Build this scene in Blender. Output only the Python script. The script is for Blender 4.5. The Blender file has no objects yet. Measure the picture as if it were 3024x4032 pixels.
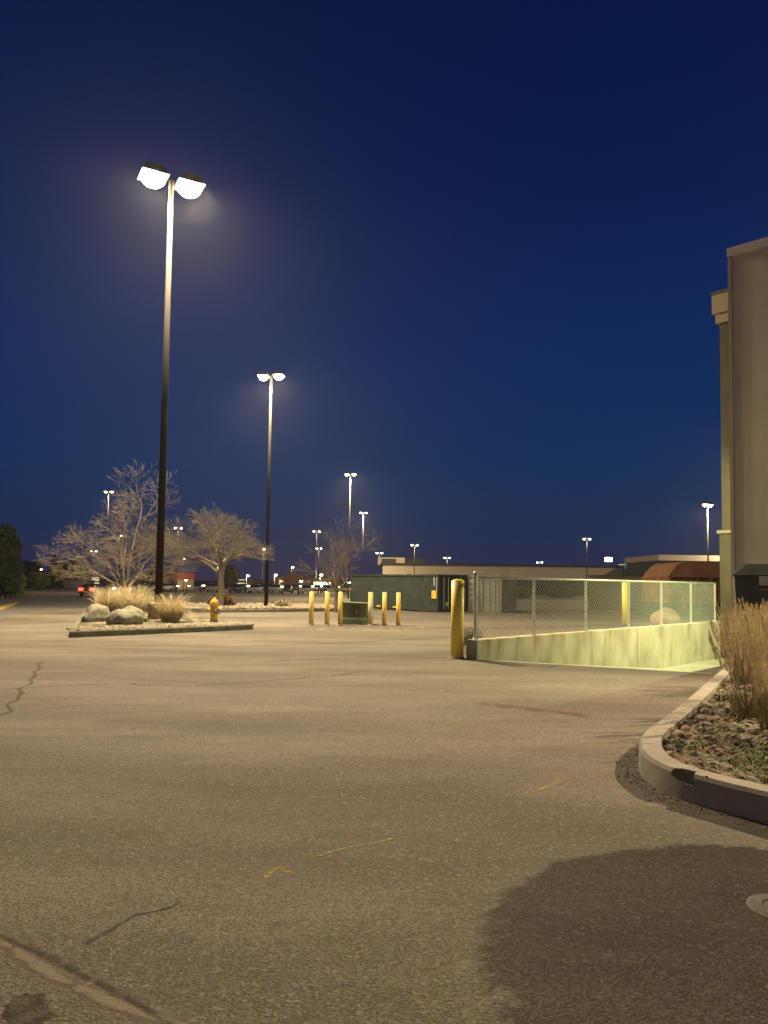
import bpy, bmesh, math, random
from mathutils import Vector, Matrix, noise
R = math.radians
random.seed(7)
S = bpy.context.scene
COL = S.collection
# ------------------------------------------------------------------ camera
EYE = 1.45; F = 2912.0; PITCH = 3.1; ROLL = 0.014; SH = 119.0
cd = bpy.data.cameras.new('camera'); cam = bpy.data.objects.new('camera', cd); COL.objects.link(cam)
cd.sensor_fit = 'VERTICAL'; cd.sensor_height = 36; cd.sensor_width = 27; cd.lens = 36 * F / 4032
cd.shift_y = SH / 4032; cd.clip_start = 0.05; cd.clip_end = 3000
CM = Matrix.Translation((0, 0, EYE)) @ Matrix.Rotation(R(90 + PITCH), 4, 'X') @ Matrix.Rotation(ROLL, 4, 'Z')
cam.matrix_world = CM; S.camera = cam
# ------------------------------------------------------------------ sky
w = bpy.data.worlds.new('World'); S.world = w; w.use_nodes = True
nt = w.node_tree; N = nt.nodes; L = nt.links; bg = N['Background']
tc = N.new('ShaderNodeTexCoord'); sp = N.new('ShaderNodeSeparateXYZ'); L.new(tc.outputs['Generated'], sp.inputs[0])
cr = N.new('ShaderNodeValToRGB'); L.new(sp.outputs['Z'], cr.inputs[0])
e = cr.color_ramp.elements
e[0].position = 0.0; e[0].color = (.020, .018, .056, 1)
e[1].position = 0.8; e[1].color = (.0, .004, .034, 1)
for p, c in ((.05, (.008, .020, .070, 1)), (.14, (.0005, .024, .096, 1)), (.28, (.0, .019, .100, 1)), (.48, (.0, .009, .068, 1))):
    q = e.new(p); q.color = c
sky = N.new('ShaderNodeTexSky'); sky.sky_type = 'NISHITA'; sky.sun_disc = False
sky.sun_elevation = R(-6); sky.sun_rotation = R(60)
mx = N.new('ShaderNodeMix'); mx.data_type = 'RGBA'; mx.blend_type = 'ADD'; mx.inputs[0].default_value = 0.05
L.new(cr.outputs[0], mx.inputs[6]); L.new(sky.outputs[0], mx.inputs[7]); L.new(mx.outputs[2], bg.inputs[0])
bg.inputs[1].default_value = 1.0
S.view_settings.view_transform = 'Standard'; S.view_settings.look = 'None'
S.view_settings.exposure = 0; S.view_settings.gamma = 1
S.cycles.use_denoising = True
S.cycles.max_bounces = 5; S.cycles.diffuse_bounces = 3; S.cycles.volume_bounces = 0
S.cycles.sample_clamp_indirect = 4
# ------------------------------------------------------------------ lights of the place (lamps themselves are modelled below)
WARM = (1.0, .79, .48)
def lamp(name, loc, power, color=WARM, size=.3, cone=165, blend=.5, aim=(0, 0, -1)):
    ld = bpy.data.lights.new(name, 'SPOT' if cone else 'POINT'); ld.energy = power; ld.color = color
    ld.shadow_soft_size = size
    if cone: ld.spot_size = R(cone); ld.spot_blend = blend
    o = bpy.data.objects.new(name, ld); COL.objects.link(o); o.location = loc
    o.rotation_euler = Vector(aim).to_track_quat('-Z', 'Y').to_euler()
    return o
# ------------------------------------------------------------------ helpers
def gz(x, y):
    return -.6 * min(1, max(0, (y - 29) / 24))
CI = CM.to_3x3()
def ray(px, py):
    return CI @ Vector(((px - 1512) / F, -(py - 2016 - SH) / F, -1))
def atY(px, py, Y):
    d = ray(px, py); k = Y / d.y
    return Vector((d.x * k, Y, EYE + d.z * k))
def at(px, py, z0=0.0):
    d = ray(px, py); k = (z0 - EYE) / d.z
    for _ in range(30):
        z = gz(d.x * k, d.y * k) + z0; k = .5 * k + .5 * (z - EYE) / d.z
    return Vector((d.x * k, d.y * k, z))
def tag(o, label=None, cat=None, group=None, kind=None):
    if label: o['label'] = label
    if cat: o['category'] = cat
    if group: o['group'] = group
    if kind: o['kind'] = kind
    return o
def empty(name, loc, rz=0):
    o = bpy.data.objects.new(name, None); COL.objects.link(o); o.location = loc; o.rotation_euler = (0, 0, rz)
    o.empty_display_size = .2
    return o
def copy_tree(o, parent=None):
    c = o.copy(); COL.objects.link(c)
    if parent: c.parent = parent
    for ch in list(o.children): copy_tree(ch, c)
    return c
class MB:
    def __init__(s): s.v = []; s.f = []
    def add(s, vs, fs):
        n = len(s.v); s.v += [tuple(v) for v in vs]; s.f += [tuple(i + n for i in f) for f in fs]; return s
    def box(s, c, d, rz=0, m=None):
        c = Vector(c); x, y, z = d[0] / 2, d[1] / 2, d[2] / 2
        M = m or Matrix.Rotation(rz, 3, 'Z')
        vs = [c + M @ Vector((sx * x, sy * y, sz * z)) for sz in (-1, 1) for sx, sy in ((-1, -1), (1, -1), (1, 1), (-1, 1))]
        return s.add(vs, [(0, 3, 2, 1), (4, 5, 6, 7), (0, 1, 5, 4), (1, 2, 6, 5), (2, 3, 7, 6), (3, 0, 4, 7)])
    def tube(s, p0, p1, r0, r1=None, n=8, caps=True):
        p0 = Vector(p0); p1 = Vector(p1); r1 = r0 if r1 is None else r1
        d = (p1 - p0)
        if d.length < 1e-6: return s
        d.normalize(); a = d.orthogonal().normalized(); b = d.cross(a)
        vs = []
        for p, r in ((p0, r0), (p1, r1)):
            for i in range(n):
                t = 2 * math.pi * i / n; vs.append(p + (a * math.cos(t) + b * math.sin(t)) * r)
        fs = [(i, (i + 1) % n, n + (i + 1) % n, n + i) for i in range(n)]
        if caps: fs += [tuple(range(n - 1, -1, -1)), tuple(range(n, 2 * n))]
        return s.add(vs, fs)
    def lathe(s, prof, n=16, c=(0, 0, 0)):
        vs = []; fs = []
        for r, z in prof:
            for i in range(n):
                t = 2 * math.pi * i / n; vs.append((c[0] + r * math.cos(t), c[1] + r * math.sin(t), c[2] + z))
        for k in range(len(prof) - 1):
            for i in range(n):
                j = (i + 1) % n; fs.append((k * n + i, k * n + j, (k + 1) * n + j, (k + 1) * n + i))
        fs += [tuple(range(n - 1, -1, -1)), tuple(range((len(prof) - 1) * n, len(prof) * n))]
        return s.add(vs, fs)
    def prism(s, poly, y0, y1, axis='y'):
        n = len(poly); P = lambda a, b, t: (a, t, b) if axis == 'y' else ((t, a, b) if axis == 'x' else (a, b, t))
        vs = [P(a, b, y0) for a, b in poly] + [P(a, b, y1) for a, b in poly]
        fs = [(i, (i + 1) % n, n + (i + 1) % n, n + i) for i in range(n)] + [tuple(range(n - 1, -1, -1)), tuple(range(n, 2 * n))]
        return s.add(vs, fs)
    def build(s, name, mat, parent=None, smooth=False, loc=None, bevel=0, fix=True):
        me = bpy.data.meshes.new(name); me.from_pydata(s.v, [], s.f); me.materials.append(mat)
        if fix and len(s.f) < 20000:
            bm = bmesh.new(); bm.from_mesh(me); bmesh.ops.recalc_face_normals(bm, faces=bm.faces); bm.to_mesh(me); bm.free()
        o = bpy.data.objects.new(name, me); COL.objects.link(o)
        if parent: o.parent = parent
        if loc is not None: o.location = loc
        if smooth:
            for p in me.polygons: p.use_smooth = True
        if bevel:
            b = o.modifiers.new('bevel', 'BEVEL'); b.width = bevel; b.segments = 2; b.limit_method = 'ANGLE'; b.angle_limit = R(40)
        return o
# ------------------------------------------------------------------ materials
def mat(name, col, col2=None, rough=.8, scale=4, detail=4, fac=(.35, .65), bump=0, bscale=60, metal=0, stretch=(1, 1, 1),
        col3=None, s3=.5, f3=(.4, .7), coord='Object', spec=.3, speck=None, sub=None, bdist=.02):
    m = bpy.data.materials.new(name); m.use_nodes = True; t = m.node_tree; N = t.nodes; L = t.links; b = N['Principled BSDF']
    b.inputs['Roughness'].default_value = rough; b.inputs['Metallic'].default_value = metal
    b.inputs['Specular IOR Level'].default_value = spec
    c = N.new('ShaderNodeTexCoord')
    if coord == 'World': src = N.new('ShaderNodeNewGeometry').outputs['Position']
    else: src = c.outputs['Object']
    mp = N.new('ShaderNodeMapping'); mp.inputs['Scale'].default_value = stretch; L.new(src, mp.inputs[0])
    out = None
    def nz(sc, dt, f, vec=None):
        n = N.new('ShaderNodeTexNoise'); n.inputs['Scale'].default_value = sc; n.inputs['Detail'].default_value = dt
        L.new(vec or mp.outputs[0], n.inputs['Vector'])
        r = N.new('ShaderNodeMapRange'); r.inputs[1].default_value = f[0]; r.inputs[2].default_value = f[1]
        L.new(n.outputs['Fac'], r.inputs[0]); return r.outputs[0]
    def mixc(f, a, bb):
        x = N.new('ShaderNodeMix'); x.data_type = 'RGBA'; L.new(f, x.inputs[0])
        if isinstance(a, tuple): x.inputs[6].default_value = (*a, 1)
        else: L.new(a, x.inputs[6])
        x.inputs[7].default_value = (*bb, 1); return x.outputs[2]
    if col2: out = mixc(nz(scale, detail, fac), col, col2)
    if col3: out = mixc(nz(s3, 3, f3), out or col, col3)
    if speck:   # light aggregate in a dark binder: (scale, threshold, colour)
        for sc, th, cc, am in speck:
            if sc < 0:
                q_ = nz(-sc, 5, (th, th + .18)); h_ = N.new('ShaderNodeMath'); h_.operation = 'MULTIPLY'; h_.inputs[1].default_value = am; L.new(q_, h_.inputs[0]); out = mixc(h_.outputs[0], out or col, cc); continue
            v = N.new('ShaderNodeTexVoronoi'); v.inputs['Scale'].default_value = sc; L.new(src, v.inputs['Vector'])
            g = N.new('ShaderNodeSeparateColor'); L.new(v.outputs['Color'], g.inputs[0])
            r = N.new('ShaderNodeMapRange'); r.inputs[1].default_value = th; r.inputs[2].default_value = th + .15; r.inputs[4].default_value = am
            L.new(g.outputs[0], r.inputs[0]); out = mixc(r.outputs[0], out or col, cc)
    if out is not None: L.new(out, b.inputs['Base Color'])
    else: b.inputs['Base Color'].default_value = (*col, 1)
    if bump:
        n = N.new('ShaderNodeTexNoise'); n.inputs['Scale'].default_value = bscale; n.inputs['Detail'].default_value = 5; L.new(src, n.inputs['Vector'])
        bp = N.new('ShaderNodeBump'); bp.inputs['Strength'].default_value = bump; bp.inputs['Distance'].default_value = bdist
        L.new(n.outputs['Fac'], bp.inputs['Height']); L.new(bp.outputs[0], b.inputs['Normal'])
    return m
def emit(name, col, st, base=(.5, .5, .5)):
    m = bpy.data.materials.new(name); m.use_nodes = True; b = m.node_tree.nodes['Principled BSDF']
    b.inputs['Base Color'].default_value = (*base, 1); b.inputs['Emission Color'].default_value = (*col, 1); b.inputs['Emission Strength'].default_value = st
    return m
M = {}
M['asphalt'] = mat('asphalt', (.138, .116, .089), (.205, .174, .135), rough=.9, scale=1.1, detail=8, fac=(.3, .7), bump=.75, bscale=75, coord='World',
                   col3=(.075, .060, .042), s3=.32, f3=(.44, .68), stretch=(.35, 1, 1), speck=[(-.9, .50, (.062, .050, .037), .55), (-.55, .55, (.235, .195, .14), .6), (-4, .52, (.075, .06, .045), .4), (-17, .56, (.07, .056, .04), .5), (90, .55, (.065, .053, .038), .6), (65, .84, (.27, .23, .17), .5), (140, .9, (.40, .36, .30), .5)], bdist=.012)
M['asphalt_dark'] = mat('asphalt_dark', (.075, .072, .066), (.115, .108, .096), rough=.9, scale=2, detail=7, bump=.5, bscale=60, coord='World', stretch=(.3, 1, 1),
                        speck=[(60, .7, (.2, .19, .17), .5)])
M['asphalt_band'] = mat('asphalt_band', (.17, .138, .10), (.22, .18, .13), rough=.9, scale=.7, detail=7, bump=.5, bscale=60, coord='World', stretch=(.3, 1, 1))
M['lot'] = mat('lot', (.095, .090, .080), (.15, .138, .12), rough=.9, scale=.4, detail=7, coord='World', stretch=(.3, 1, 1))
M['crack'] = mat('crack', (.05, .04, .03), (.10, .082, .06), rough=.95, scale=20, coord='World')
M['gutter'] = mat('gutter', (.165, .14, .10), (.22, .185, .135), rough=.9, scale=9, detail=6, bump=.4, bscale=90, coord='World')
M['stain'] = mat('stain', (.035, .028, .02), (.10, .082, .06), rough=.95, scale=14, detail=6, bump=.5, bscale=70, coord='World')
M['dirt'] = mat('dirt', (.24, .195, .135), (.34, .28, .20), rough=.95, scale=12, detail=8, bump=.8, bscale=60, coord='World')
M['yellow_mark'] = mat('yellow_mark', (.33, .25, .10), (.24, .19, .10), rough=.85, scale=22, detail=6, fac=(.40, .62), coord='World')
M['yellow_line'] = mat('yellow_line', (.50, .34, .06), (.32, .25, .10), rough=.8, scale=4, coord='World')
M['curb'] = mat('curb', (.24, .215, .17), (.31, .28, .23), rough=.85, scale=5, detail=8, bump=.35, bscale=70, coord='World', col3=(.20, .18, .145), s3=1.3, f3=(.55, .8))
M['curb_dark'] = mat('curb_dark', (.10, .095, .075), (.16, .145, .115), rough=.9, scale=5, detail=8, bump=.3, bscale=50, coord='World')  # colour darkened to carry the shade on the island kerb front
M['soil'] = mat('soil', (.055, .042, .028), (.12, .095, .062), rough=.95, scale=9, detail=8, bump=.9, bscale=30, coord='World', bdist=.05)
M['rocky'] = mat('rocky', (.06, .052, .032), (.24, .20, .14), rough=.95, scale=3.5, detail=8, bump=1, bscale=9, coord='World', bdist=.1, fac=(.4, .6))
M['rock1'] = mat('rock1', (.22, .18, .125), (.36, .31, .23), rough=.9, scale=8, bump=.3, bscale=30)
M['rock2'] = mat('rock2', (.20, .14, .095), (.32, .22, .155), rough=.9, scale=8, bump=.3, bscale=30)
M['rock3'] = mat('rock3', (.09, .085, .07), (.18, .165, .13), rough=.9, scale=8, bump=.3, bscale=30)
M['boulder'] = mat('boulder', (.17, .155, .12), (.30, .28, .21), rough=.9, scale=3, detail=8, bump=.8, bscale=6, bdist=.08, col3=(.12, .13, .075), s3=1.5, f3=(.5, .7))
M['boulder_tan'] = mat('boulder_tan', (.30, .20, .13), (.42, .30, .20), rough=.9, scale=3, detail=8, bump=.6, bscale=5, bdist=.08)
M['weed'] = mat('weed', (.045, .085, .015), (.09, .16, .03), rough=.7, scale=3)
M['weed_dark'] = mat('weed_dark', (.025, .04, .018), (.06, .075, .035), rough=.8, scale=3)
M['straw'] = mat('straw', (.40, .34, .20), (.25, .20, .10), rough=.8, scale=2.5, stretch=(3, 3, 1))
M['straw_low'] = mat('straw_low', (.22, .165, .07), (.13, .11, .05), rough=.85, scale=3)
M['plume'] = mat('plume', (.74, .64, .42), (.54, .45, .27), rough=.9, scale=3)
M['bark'] = mat('bark', (.20, .165, .12), (.13, .105, .075), rough=.95, scale=6, stretch=(3, 3, 1))
M['twig'] = mat('twig', (.17, .14, .10), (.12, .10, .07), rough=.95, scale=3)
M['evergreen'] = mat('evergreen', (.020, .030, .014), (.045, .055, .025), rough=.9, scale=2)
M['rustbush'] = mat('rustbush', (.25, .13, .085), (.16, .085, .055), rough=.9, scale=3)
M['shrub'] = mat('shrub', (.09, .11, .04), (.15, .15, .06), rough=.9, scale=3)
M['yellow'] = mat('yellow', (.86, .66, .10), (.76, .56, .08), rough=.45, scale=3, detail=6, fac=(.45, .75), bump=.08, bscale=25, spec=.5, col3=(.42, .30, .12), s3=7, f3=(.62, .76), stretch=(1, 1, .5))
M['ochre'] = mat('ochre', (.72, .46, .12), (.55, .34, .09), rough=.6, scale=5, fac=(.4, .7), stretch=(1, 1, .5))
M['worn'] = mat('worn', (.60, .56, .42), (.50, .34, .08), rough=.7, scale=4, fac=(.38, .55), stretch=(1.5, 1.5, .5))
M['wall_conc'] = None
M['galv'] = mat('galv', (.42, .46, .42), (.55, .60, .54), rough=.42, metal=.35, scale=9, bump=.05, bscale=30)
M['wire'] = mat('wire', (.42, .46, .40), rough=.5, metal=.3)
M['pole'] = mat('pole', (.016, .012, .008), (.011, .009, .006), spec=.1, rough=.85, scale=3, stretch=(1, 1, .3))
M['pole_grey'] = mat('pole_grey', (.05, .05, .048), (.035, .035, .034), rough=.5, metal=.3)
M['head'] = mat('head', (.12, .10, .08), rough=.5)
M['pedestal'] = mat('pedestal', (.30, .21, .14), (.20, .14, .09), rough=.9, scale=4, detail=7, bump=.3, bscale=20)
M['lens_main'] = emit('lens_main', (1, .88, .62), 120)
M['lens'] = emit('lens', (1, .80, .48), 14)
M['lens_cool'] = emit('lens_cool', (.86, 1, .86), 26)
M['lens_orange'] = emit('lens_orange', (1, .34, .07), 2.2)
M['lens_dim'] = emit('lens_dim', (1, .82, .45), .8)
M['lens_shop'] = emit('lens_shop', (.95, 1, .60), 3.5)
M['red_lens'] = emit('red_lens', (1, .035, .012), 7)
M['white_lens'] = emit('white_lens', (1, .97, .9), 22)
M['blue_lens'] = emit('blue_lens', (.25, .15, 1), 3)
M['green_box'] = mat('green_box', (.060, .085, .045), (.085, .11, .06), rough=.6, scale=3, col3=(.12, .13, .07), s3=4, f3=(.6, .8))
M['green_pad'] = mat('green_pad', (.13, .17, .105), (.10, .14, .08), rough=.7, scale=4)
M['container'] = mat('container', (.025, .035, .029), (.036, .047, .038), rough=.6, scale=1.2, detail=6, col3=(.10, .085, .06), s3=2.5, f3=(.62, .8), bump=.05, bscale=20)
M['container_dark'] = mat('container_dark', (.022, .03, .030), (.035, .042, .038), rough=.6, scale=2)
M['container_pale'] = mat('container_pale', (.14, .15, .12), (.20, .20, .16), rough=.7, scale=1.5)
M['paint_yellow'] = mat('paint_yellow', (.65, .42, .06), rough=.6)
M['white'] = mat('white', (.50, .48, .42), (.42, .40, .35), rough=.7, scale=5)
M['grey_lbl'] = mat('grey_lbl', (.32, .34, .32), rough=.7)
M['stucco'] = mat('stucco', (.60, .53, .385), (.67, .595, .44), rough=.95, scale=1.2, bump=.25, bscale=140, bdist=.006)
M['cornice'] = mat('cornice', (.20, .17, .115), (.24, .205, .14), rough=.95, scale=2)
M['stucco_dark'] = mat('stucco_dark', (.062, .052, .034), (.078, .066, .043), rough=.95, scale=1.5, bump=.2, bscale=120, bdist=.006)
M['stucco_edge'] = mat('stucco_edge', (.40, .35, .25), (.36, .31, .22), rough=.9, scale=3)
M['cap'] = mat('cap', (.72, .67, .56), (.62, .58, .48), rough=.6, scale=4)
M['far_wall'] = mat('far_wall', (.40, .34, .26), (.45, .385, .30), rough=.9, scale=.08, detail=6, coord='World')
M['far_trim'] = mat('far_trim', (.03, .032, .034), rough=.7)
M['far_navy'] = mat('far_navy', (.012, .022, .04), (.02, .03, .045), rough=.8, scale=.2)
M['far_blue'] = mat('far_blue', (.015, .065, .14), (.02, .08, .17), rough=.6, scale=1)
M['far_green'] = mat('far_green', (.038, .045, .035), rough=.8)
M['screen'] = mat('screen', (.085, .072, .048), (.11, .095, .065), rough=.9, scale=.6, detail=6)
M['rust'] = mat('rust', (.30, .115, .038), (.17, .065, .025), rough=.85, scale=1.2, detail=8, fac=(.4, .62), bump=.3, bscale=14)
M['rust_pale'] = mat('rust_pale', (.30, .15, .075), (.22, .105, .055), rough=.85, scale=1.2, detail=8)
M['rust_dull'] = mat('rust_dull', (.22, .16, .11), (.16, .11, .075), rough=.9, scale=1.5, detail=8)
M['steel_dark'] = mat('steel_dark', (.045, .055, .045), (.065, .075, .06), rough=.8, scale=2)
M['bin'] = mat('bin', (.050, .053, .050), (.075, .078, .072), rough=.6, scale=3, detail=8, bump=.1, bscale=15)
M['shop_dark'] = mat('shop_dark', (.09, .07, .05), (.14, .11, .08), rough=.9, scale=.3, coord='World')
M['shop_red'] = mat('shop_red', (.36, .06, .035), rough=.8)
M['shop_tan'] = mat('shop_tan', (.38, .30, .16), rough=.9)
M['shop_pink'] = mat('shop_pink', (.26, .10, .09), rough=.9)
M['car1'] = mat('car1', (.03, .032, .04), rough=.3, spec=.5); M['car2'] = mat('car2', (.30, .30, .31), rough=.3, spec=.5)
M['car3'] = mat('car3', (.16, .02, .02), rough=.35, spec=.5); M['glass'] = mat('glass', (.015, .018, .02), rough=.1, spec=.6)
M['tyre'] = mat('tyre', (.02, .02, .02), rough=.9)
M['hydrant'] = mat('hydrant', (.66, .38, .06), (.52, .30, .06), rough=.55, scale=8)
M['iron'] = mat('iron', (.16, .15, .13), (.24, .23, .20), rough=.7, scale=10)
M['tumble'] = mat('tumble', (.16, .19, .15), (.10, .11, .08), rough=.95, scale=5)
M['verge'] = mat('verge', (.10, .10, .04), (.17, .15, .07), rough=.95, scale=2, coord='World')
def feather(key, src, gain=2.2, sc=30, lo=.35, hi=.6):
    m = M[src].copy(); m.name = key; t = m.node_tree; N = t.nodes; L = t.links; b = N['Principled BSDF']
    at_ = N.new('ShaderNodeVertexColor'); at_.layer_name = 'edge'; g = N.new('ShaderNodeNewGeometry')
    n = N.new('ShaderNodeTexNoise'); n.inputs['Scale'].default_value = sc; n.inputs['Detail'].default_value = 5; L.new(g.outputs['Position'], n.inputs['Vector'])
    r1 = N.new('ShaderNodeMapRange'); r1.inputs[1].default_value = lo; r1.inputs[2].default_value = hi; L.new(n.outputs['Fac'], r1.inputs[0])
    a = N.new('ShaderNodeMath'); a.operation = 'MULTIPLY'; a.inputs[1].default_value = gain; L.new(at_.outputs['Color'], a.inputs[0])
    c = N.new('ShaderNodeMath'); c.operation = 'MULTIPLY'; c.use_clamp = True; L.new(a.outputs[0], c.inputs[0]); L.new(r1.outputs[0], c.inputs[1])
    L.new(c.outputs[0], b.inputs['Alpha']); M[key] = m
feather('f_crack', 'crack', 1.1, 14, .30, .62); feather('f_gutter', 'gutter', 1.6, 9, .25, .5); feather('f_yellow', 'yellow_mark', 1.1, 28, .32, .62)
feather('f_band', 'asphalt_band', 1.2, 3, .3, .6); feather('f_line', 'yellow_line', 3, 5, .2, .4)
M['red_stain'] = mat('red_stain', (.14, .045, .035), (.11, .06, .045), rough=.9, scale=6, coord='World'); feather('f_red', 'red_stain', .9, 4, .3, .65)
# concrete of the dock wall: vertical runs and rust at the top edge
def wall_concrete():
    m = mat('wall_conc', (.36, .34, .26), (.50, .48, .38), rough=.85, scale=1.7, detail=9, bump=.35, bscale=40, stretch=(1, 1, .55), col3=(.27, .245, .175), s3=2.2, f3=(.50, .78))
    t = m.node_tree; N = t.nodes; L = t.links; b = N['Principled BSDF']; old = b.inputs['Base Color'].links[0].from_socket
    c = N.new('ShaderNodeTexCoord'); s = N.new('ShaderNodeSeparateXYZ'); L.new(c.outputs['Object'], s.inputs[0])
    mp = N.new('ShaderNodeMapping'); mp.inputs['Scale'].default_value = (2.6, 2.6, .35); L.new(c.outputs['Object'], mp.inputs[0])
    n = N.new('ShaderNodeTexNoise'); n.inputs['Scale'].default_value = 1.6; n.inputs['Detail'].default_value = 5; L.new(mp.outputs[0], n.inputs['Vector'])
    r1 = N.new('ShaderNodeMapRange'); r1.inputs[1].default_value = .48; r1.inputs[2].default_value = .66; L.new(n.outputs['Fac'], r1.inputs[0])
    r2 = N.new('ShaderNodeMapRange'); r2.inputs[1].default_value = -.25; r2.inputs[2].default_value = .36; L.new(s.outputs['Z'], r2.inputs[0])
    r3 = N.new('ShaderNodeMapRange'); r3.inputs[1].default_value = 8.5; r3.inputs[2].default_value = 1.0; L.new(s.outputs['X'], r3.inputs[0])
    a = N.new('ShaderNodeMath'); a.operation = 'MULTIPLY'; L.new(r1.outputs[0], a.inputs[0]); L.new(r2.outputs[0], a.inputs[1])
    a2 = N.new('ShaderNodeMath'); a2.operation = 'MULTIPLY'; L.new(a.outputs[0], a2.inputs[0]); L.new(r3.outputs[0], a2.inputs[1])
    x = N.new('ShaderNodeMix'); x.data_type = 'RGBA'; L.new(a2.outputs[0], x.inputs[0]); L.new(old, x.inputs[6]); x.inputs[7].default_value = (.30, .15, .06, 1)
    L.new(x.outputs[2], b.inputs['Base Color']); return m
M['wall_conc'] = wall_concrete()
M['ramp'] = mat('ramp', (.36, .35, .26), (.46, .45, .35), rough=.9, scale=1.5, detail=8, bump=.2, bscale=50, coord='World', col3=(.24, .26, .16), s3=1.1, f3=(.5, .75))

# ------------------------------------------------------------------ layout constants
AZ = R(43.7); W = Vector((math.sin(AZ), math.cos(AZ), 0)); NRM = Vector((-W.y, W.x, 0))   # dock wall direction
A0 = Vector((1.80, 14.2, 0)); B0 = Vector((5.50, 12.45, 0)); K = Vector((6.75, 14.25, 0))
WR = math.pi / 2 - AZ       # rotation of local +x onto W
# ------------------------------------------------------------------ ground
def cut_planes(bm, lines):
    for p, n in lines:
        g = bm.verts[:] + bm.edges[:] + bm.faces[:]
        bmesh.ops.bisect_plane(bm, geom=g, plane_co=p, plane_no=n)
def ground():
    bm = bmesh.new()
    xs = [-900, -300, -120, -60, -30, -15, -6, 0, 3, 6, 10, 15, 22, 35, 60, 120, 300, 900]
    ys = [-40, -10, 0, 4, 8, 12, 16, 20, 25, 29, 35, 41, 47, 53, 80, 150, 400, 1500]
    g = [[bm.verts.new((x, y, 0)) for x in xs] for y in ys]
    for j in range(len(ys) - 1):
        for i in range(len(xs) - 1): bm.faces.new((g[j][i], g[j][i + 1], g[j + 1][i + 1], g[j + 1][i]))
    poly = [A0, B0, K, K + W * 9.5, A0 + W * 13.2]
    c = sum(poly, Vector()) / 5; lines = []
    for i in range(5):
        a = poly[i]; b = poly[(i + 1) % 5]; d = (b - a).normalized(); n = Vector((d.y, -d.x, 0))
        if n.dot(c - a) > 0: n = -n
        lines.append((a, n))
    cut_planes(bm, lines)
    dead = [f for f in bm.faces if all(n.dot(f.calc_center_median() - a) < 1e-4 for a, n in lines)]
    bmesh.ops.delete(bm, geom=dead, context='FACES')
    for v in bm.verts: v.co.z = gz(v.co.x, v.co.y)
    me = bpy.data.meshes.new('ground'); bm.to_mesh(me); bm.free(); me.materials.append(M['asphalt'])
    o = bpy.data.objects.new('ground', me); COL.objects.link(o); tag(o, kind='structure')
    return poly
PIT = ground()
def sheet(name, pts, m, off, kind='structure', label=None, cat=None, group=None):
    bm = bmesh.new(); vs = [bm.verts.new((p[0], p[1], 0)) for p in pts]; bm.faces.new(vs)
    bmesh.ops.triangulate(bm, faces=bm.faces[:])
    cut_planes(bm, [(Vector((0, 29, 0)), Vector((0, 1, 0))), (Vector((0, 53, 0)), Vector((0, 1, 0)))])
    for v in bm.verts: v.co.z = gz(v.co.x, v.co.y) + off
    bmesh.ops.recalc_face_normals(bm, faces=bm.faces)
    if sum(f.normal.z for f in bm.faces) < 0: bmesh.ops.reverse_faces(bm, faces=bm.faces[:])
    me = bpy.data.meshes.new(name); bm.to_mesh(me); bm.free(); me.materials.append(m)
    o = bpy.data.objects.new(name, me); COL.objects.link(o); tag(o, label, cat, group, kind); return o
def strip(name, pts, wd, m, off, **k):
    """a wavering painted or cracked line of world points"""
    l = []; r = []
    for i, p in enumerate(pts):
        a = Vector(pts[max(0, i - 1)][:2]); b = Vector(pts[min(len(pts) - 1, i + 1)][:2]); d = (b - a).normalized(); n = Vector((-d.y, d.x))
        ww = wd * (1 + .5 * noise.noise(Vector((p[0] * 3, p[1] * 3, 0)))) / 2; q = Vector(p[:2])
        l.append(q + n * ww); r.append(q - n * ww)
    bm = bmesh.new()
    n = len(pts); A_ = [[bm.verts.new((q.x, q.y, gz(q.x, q.y) + off)) for q in z_] for z_ in (r, [a_.lerp(b_, .5) for a_, b_ in zip(l, r)], l)]
    for i in range(n - 1):
        for k_ in (0, 1): bm.faces.new((A_[k_][i], A_[k_][i + 1], A_[k_ + 1][i + 1], A_[k_ + 1][i]))
    cl = bm.loops.layers.float_color.new('edge')
    wt = {}
    for k_ in range(3):
        for i in range(n): wt[A_[k_][i]] = (1.0 if k_ == 1 else 0.0) * min(1, i / 3, (n - 1 - i) / 3)
    for f_ in bm.faces:
        for lp in f_.loops: e_ = wt[lp.vert]; lp[cl] = (e_, e_, e_, 1)
    me = bpy.data.meshes.new(name); bm.to_mesh(me); bm.free(); me.materials.append(m)
    o = bpy.data.objects.new(name, me); COL.objects.link(o); tag(o, kind='structure', **k); return o
def wob(pts, n=12, amp=.03, seed=0):
    out = []
    for i in range(len(pts) - 1):
        a = Vector(pts[i][:2]); b = Vector(pts[i + 1][:2])
        for k in range(n):
            t = k / n; p = a.lerp(b, t); s = amp * Vector((noise.noise(Vector((p.x * 2.3, p.y * 2.3, seed))), noise.noise(Vector((p.x * 2.3, p.y * 2.3, seed + 9)))))
            out.append(p + s)
    out.append(Vector(pts[-1][:2])); return out
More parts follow.
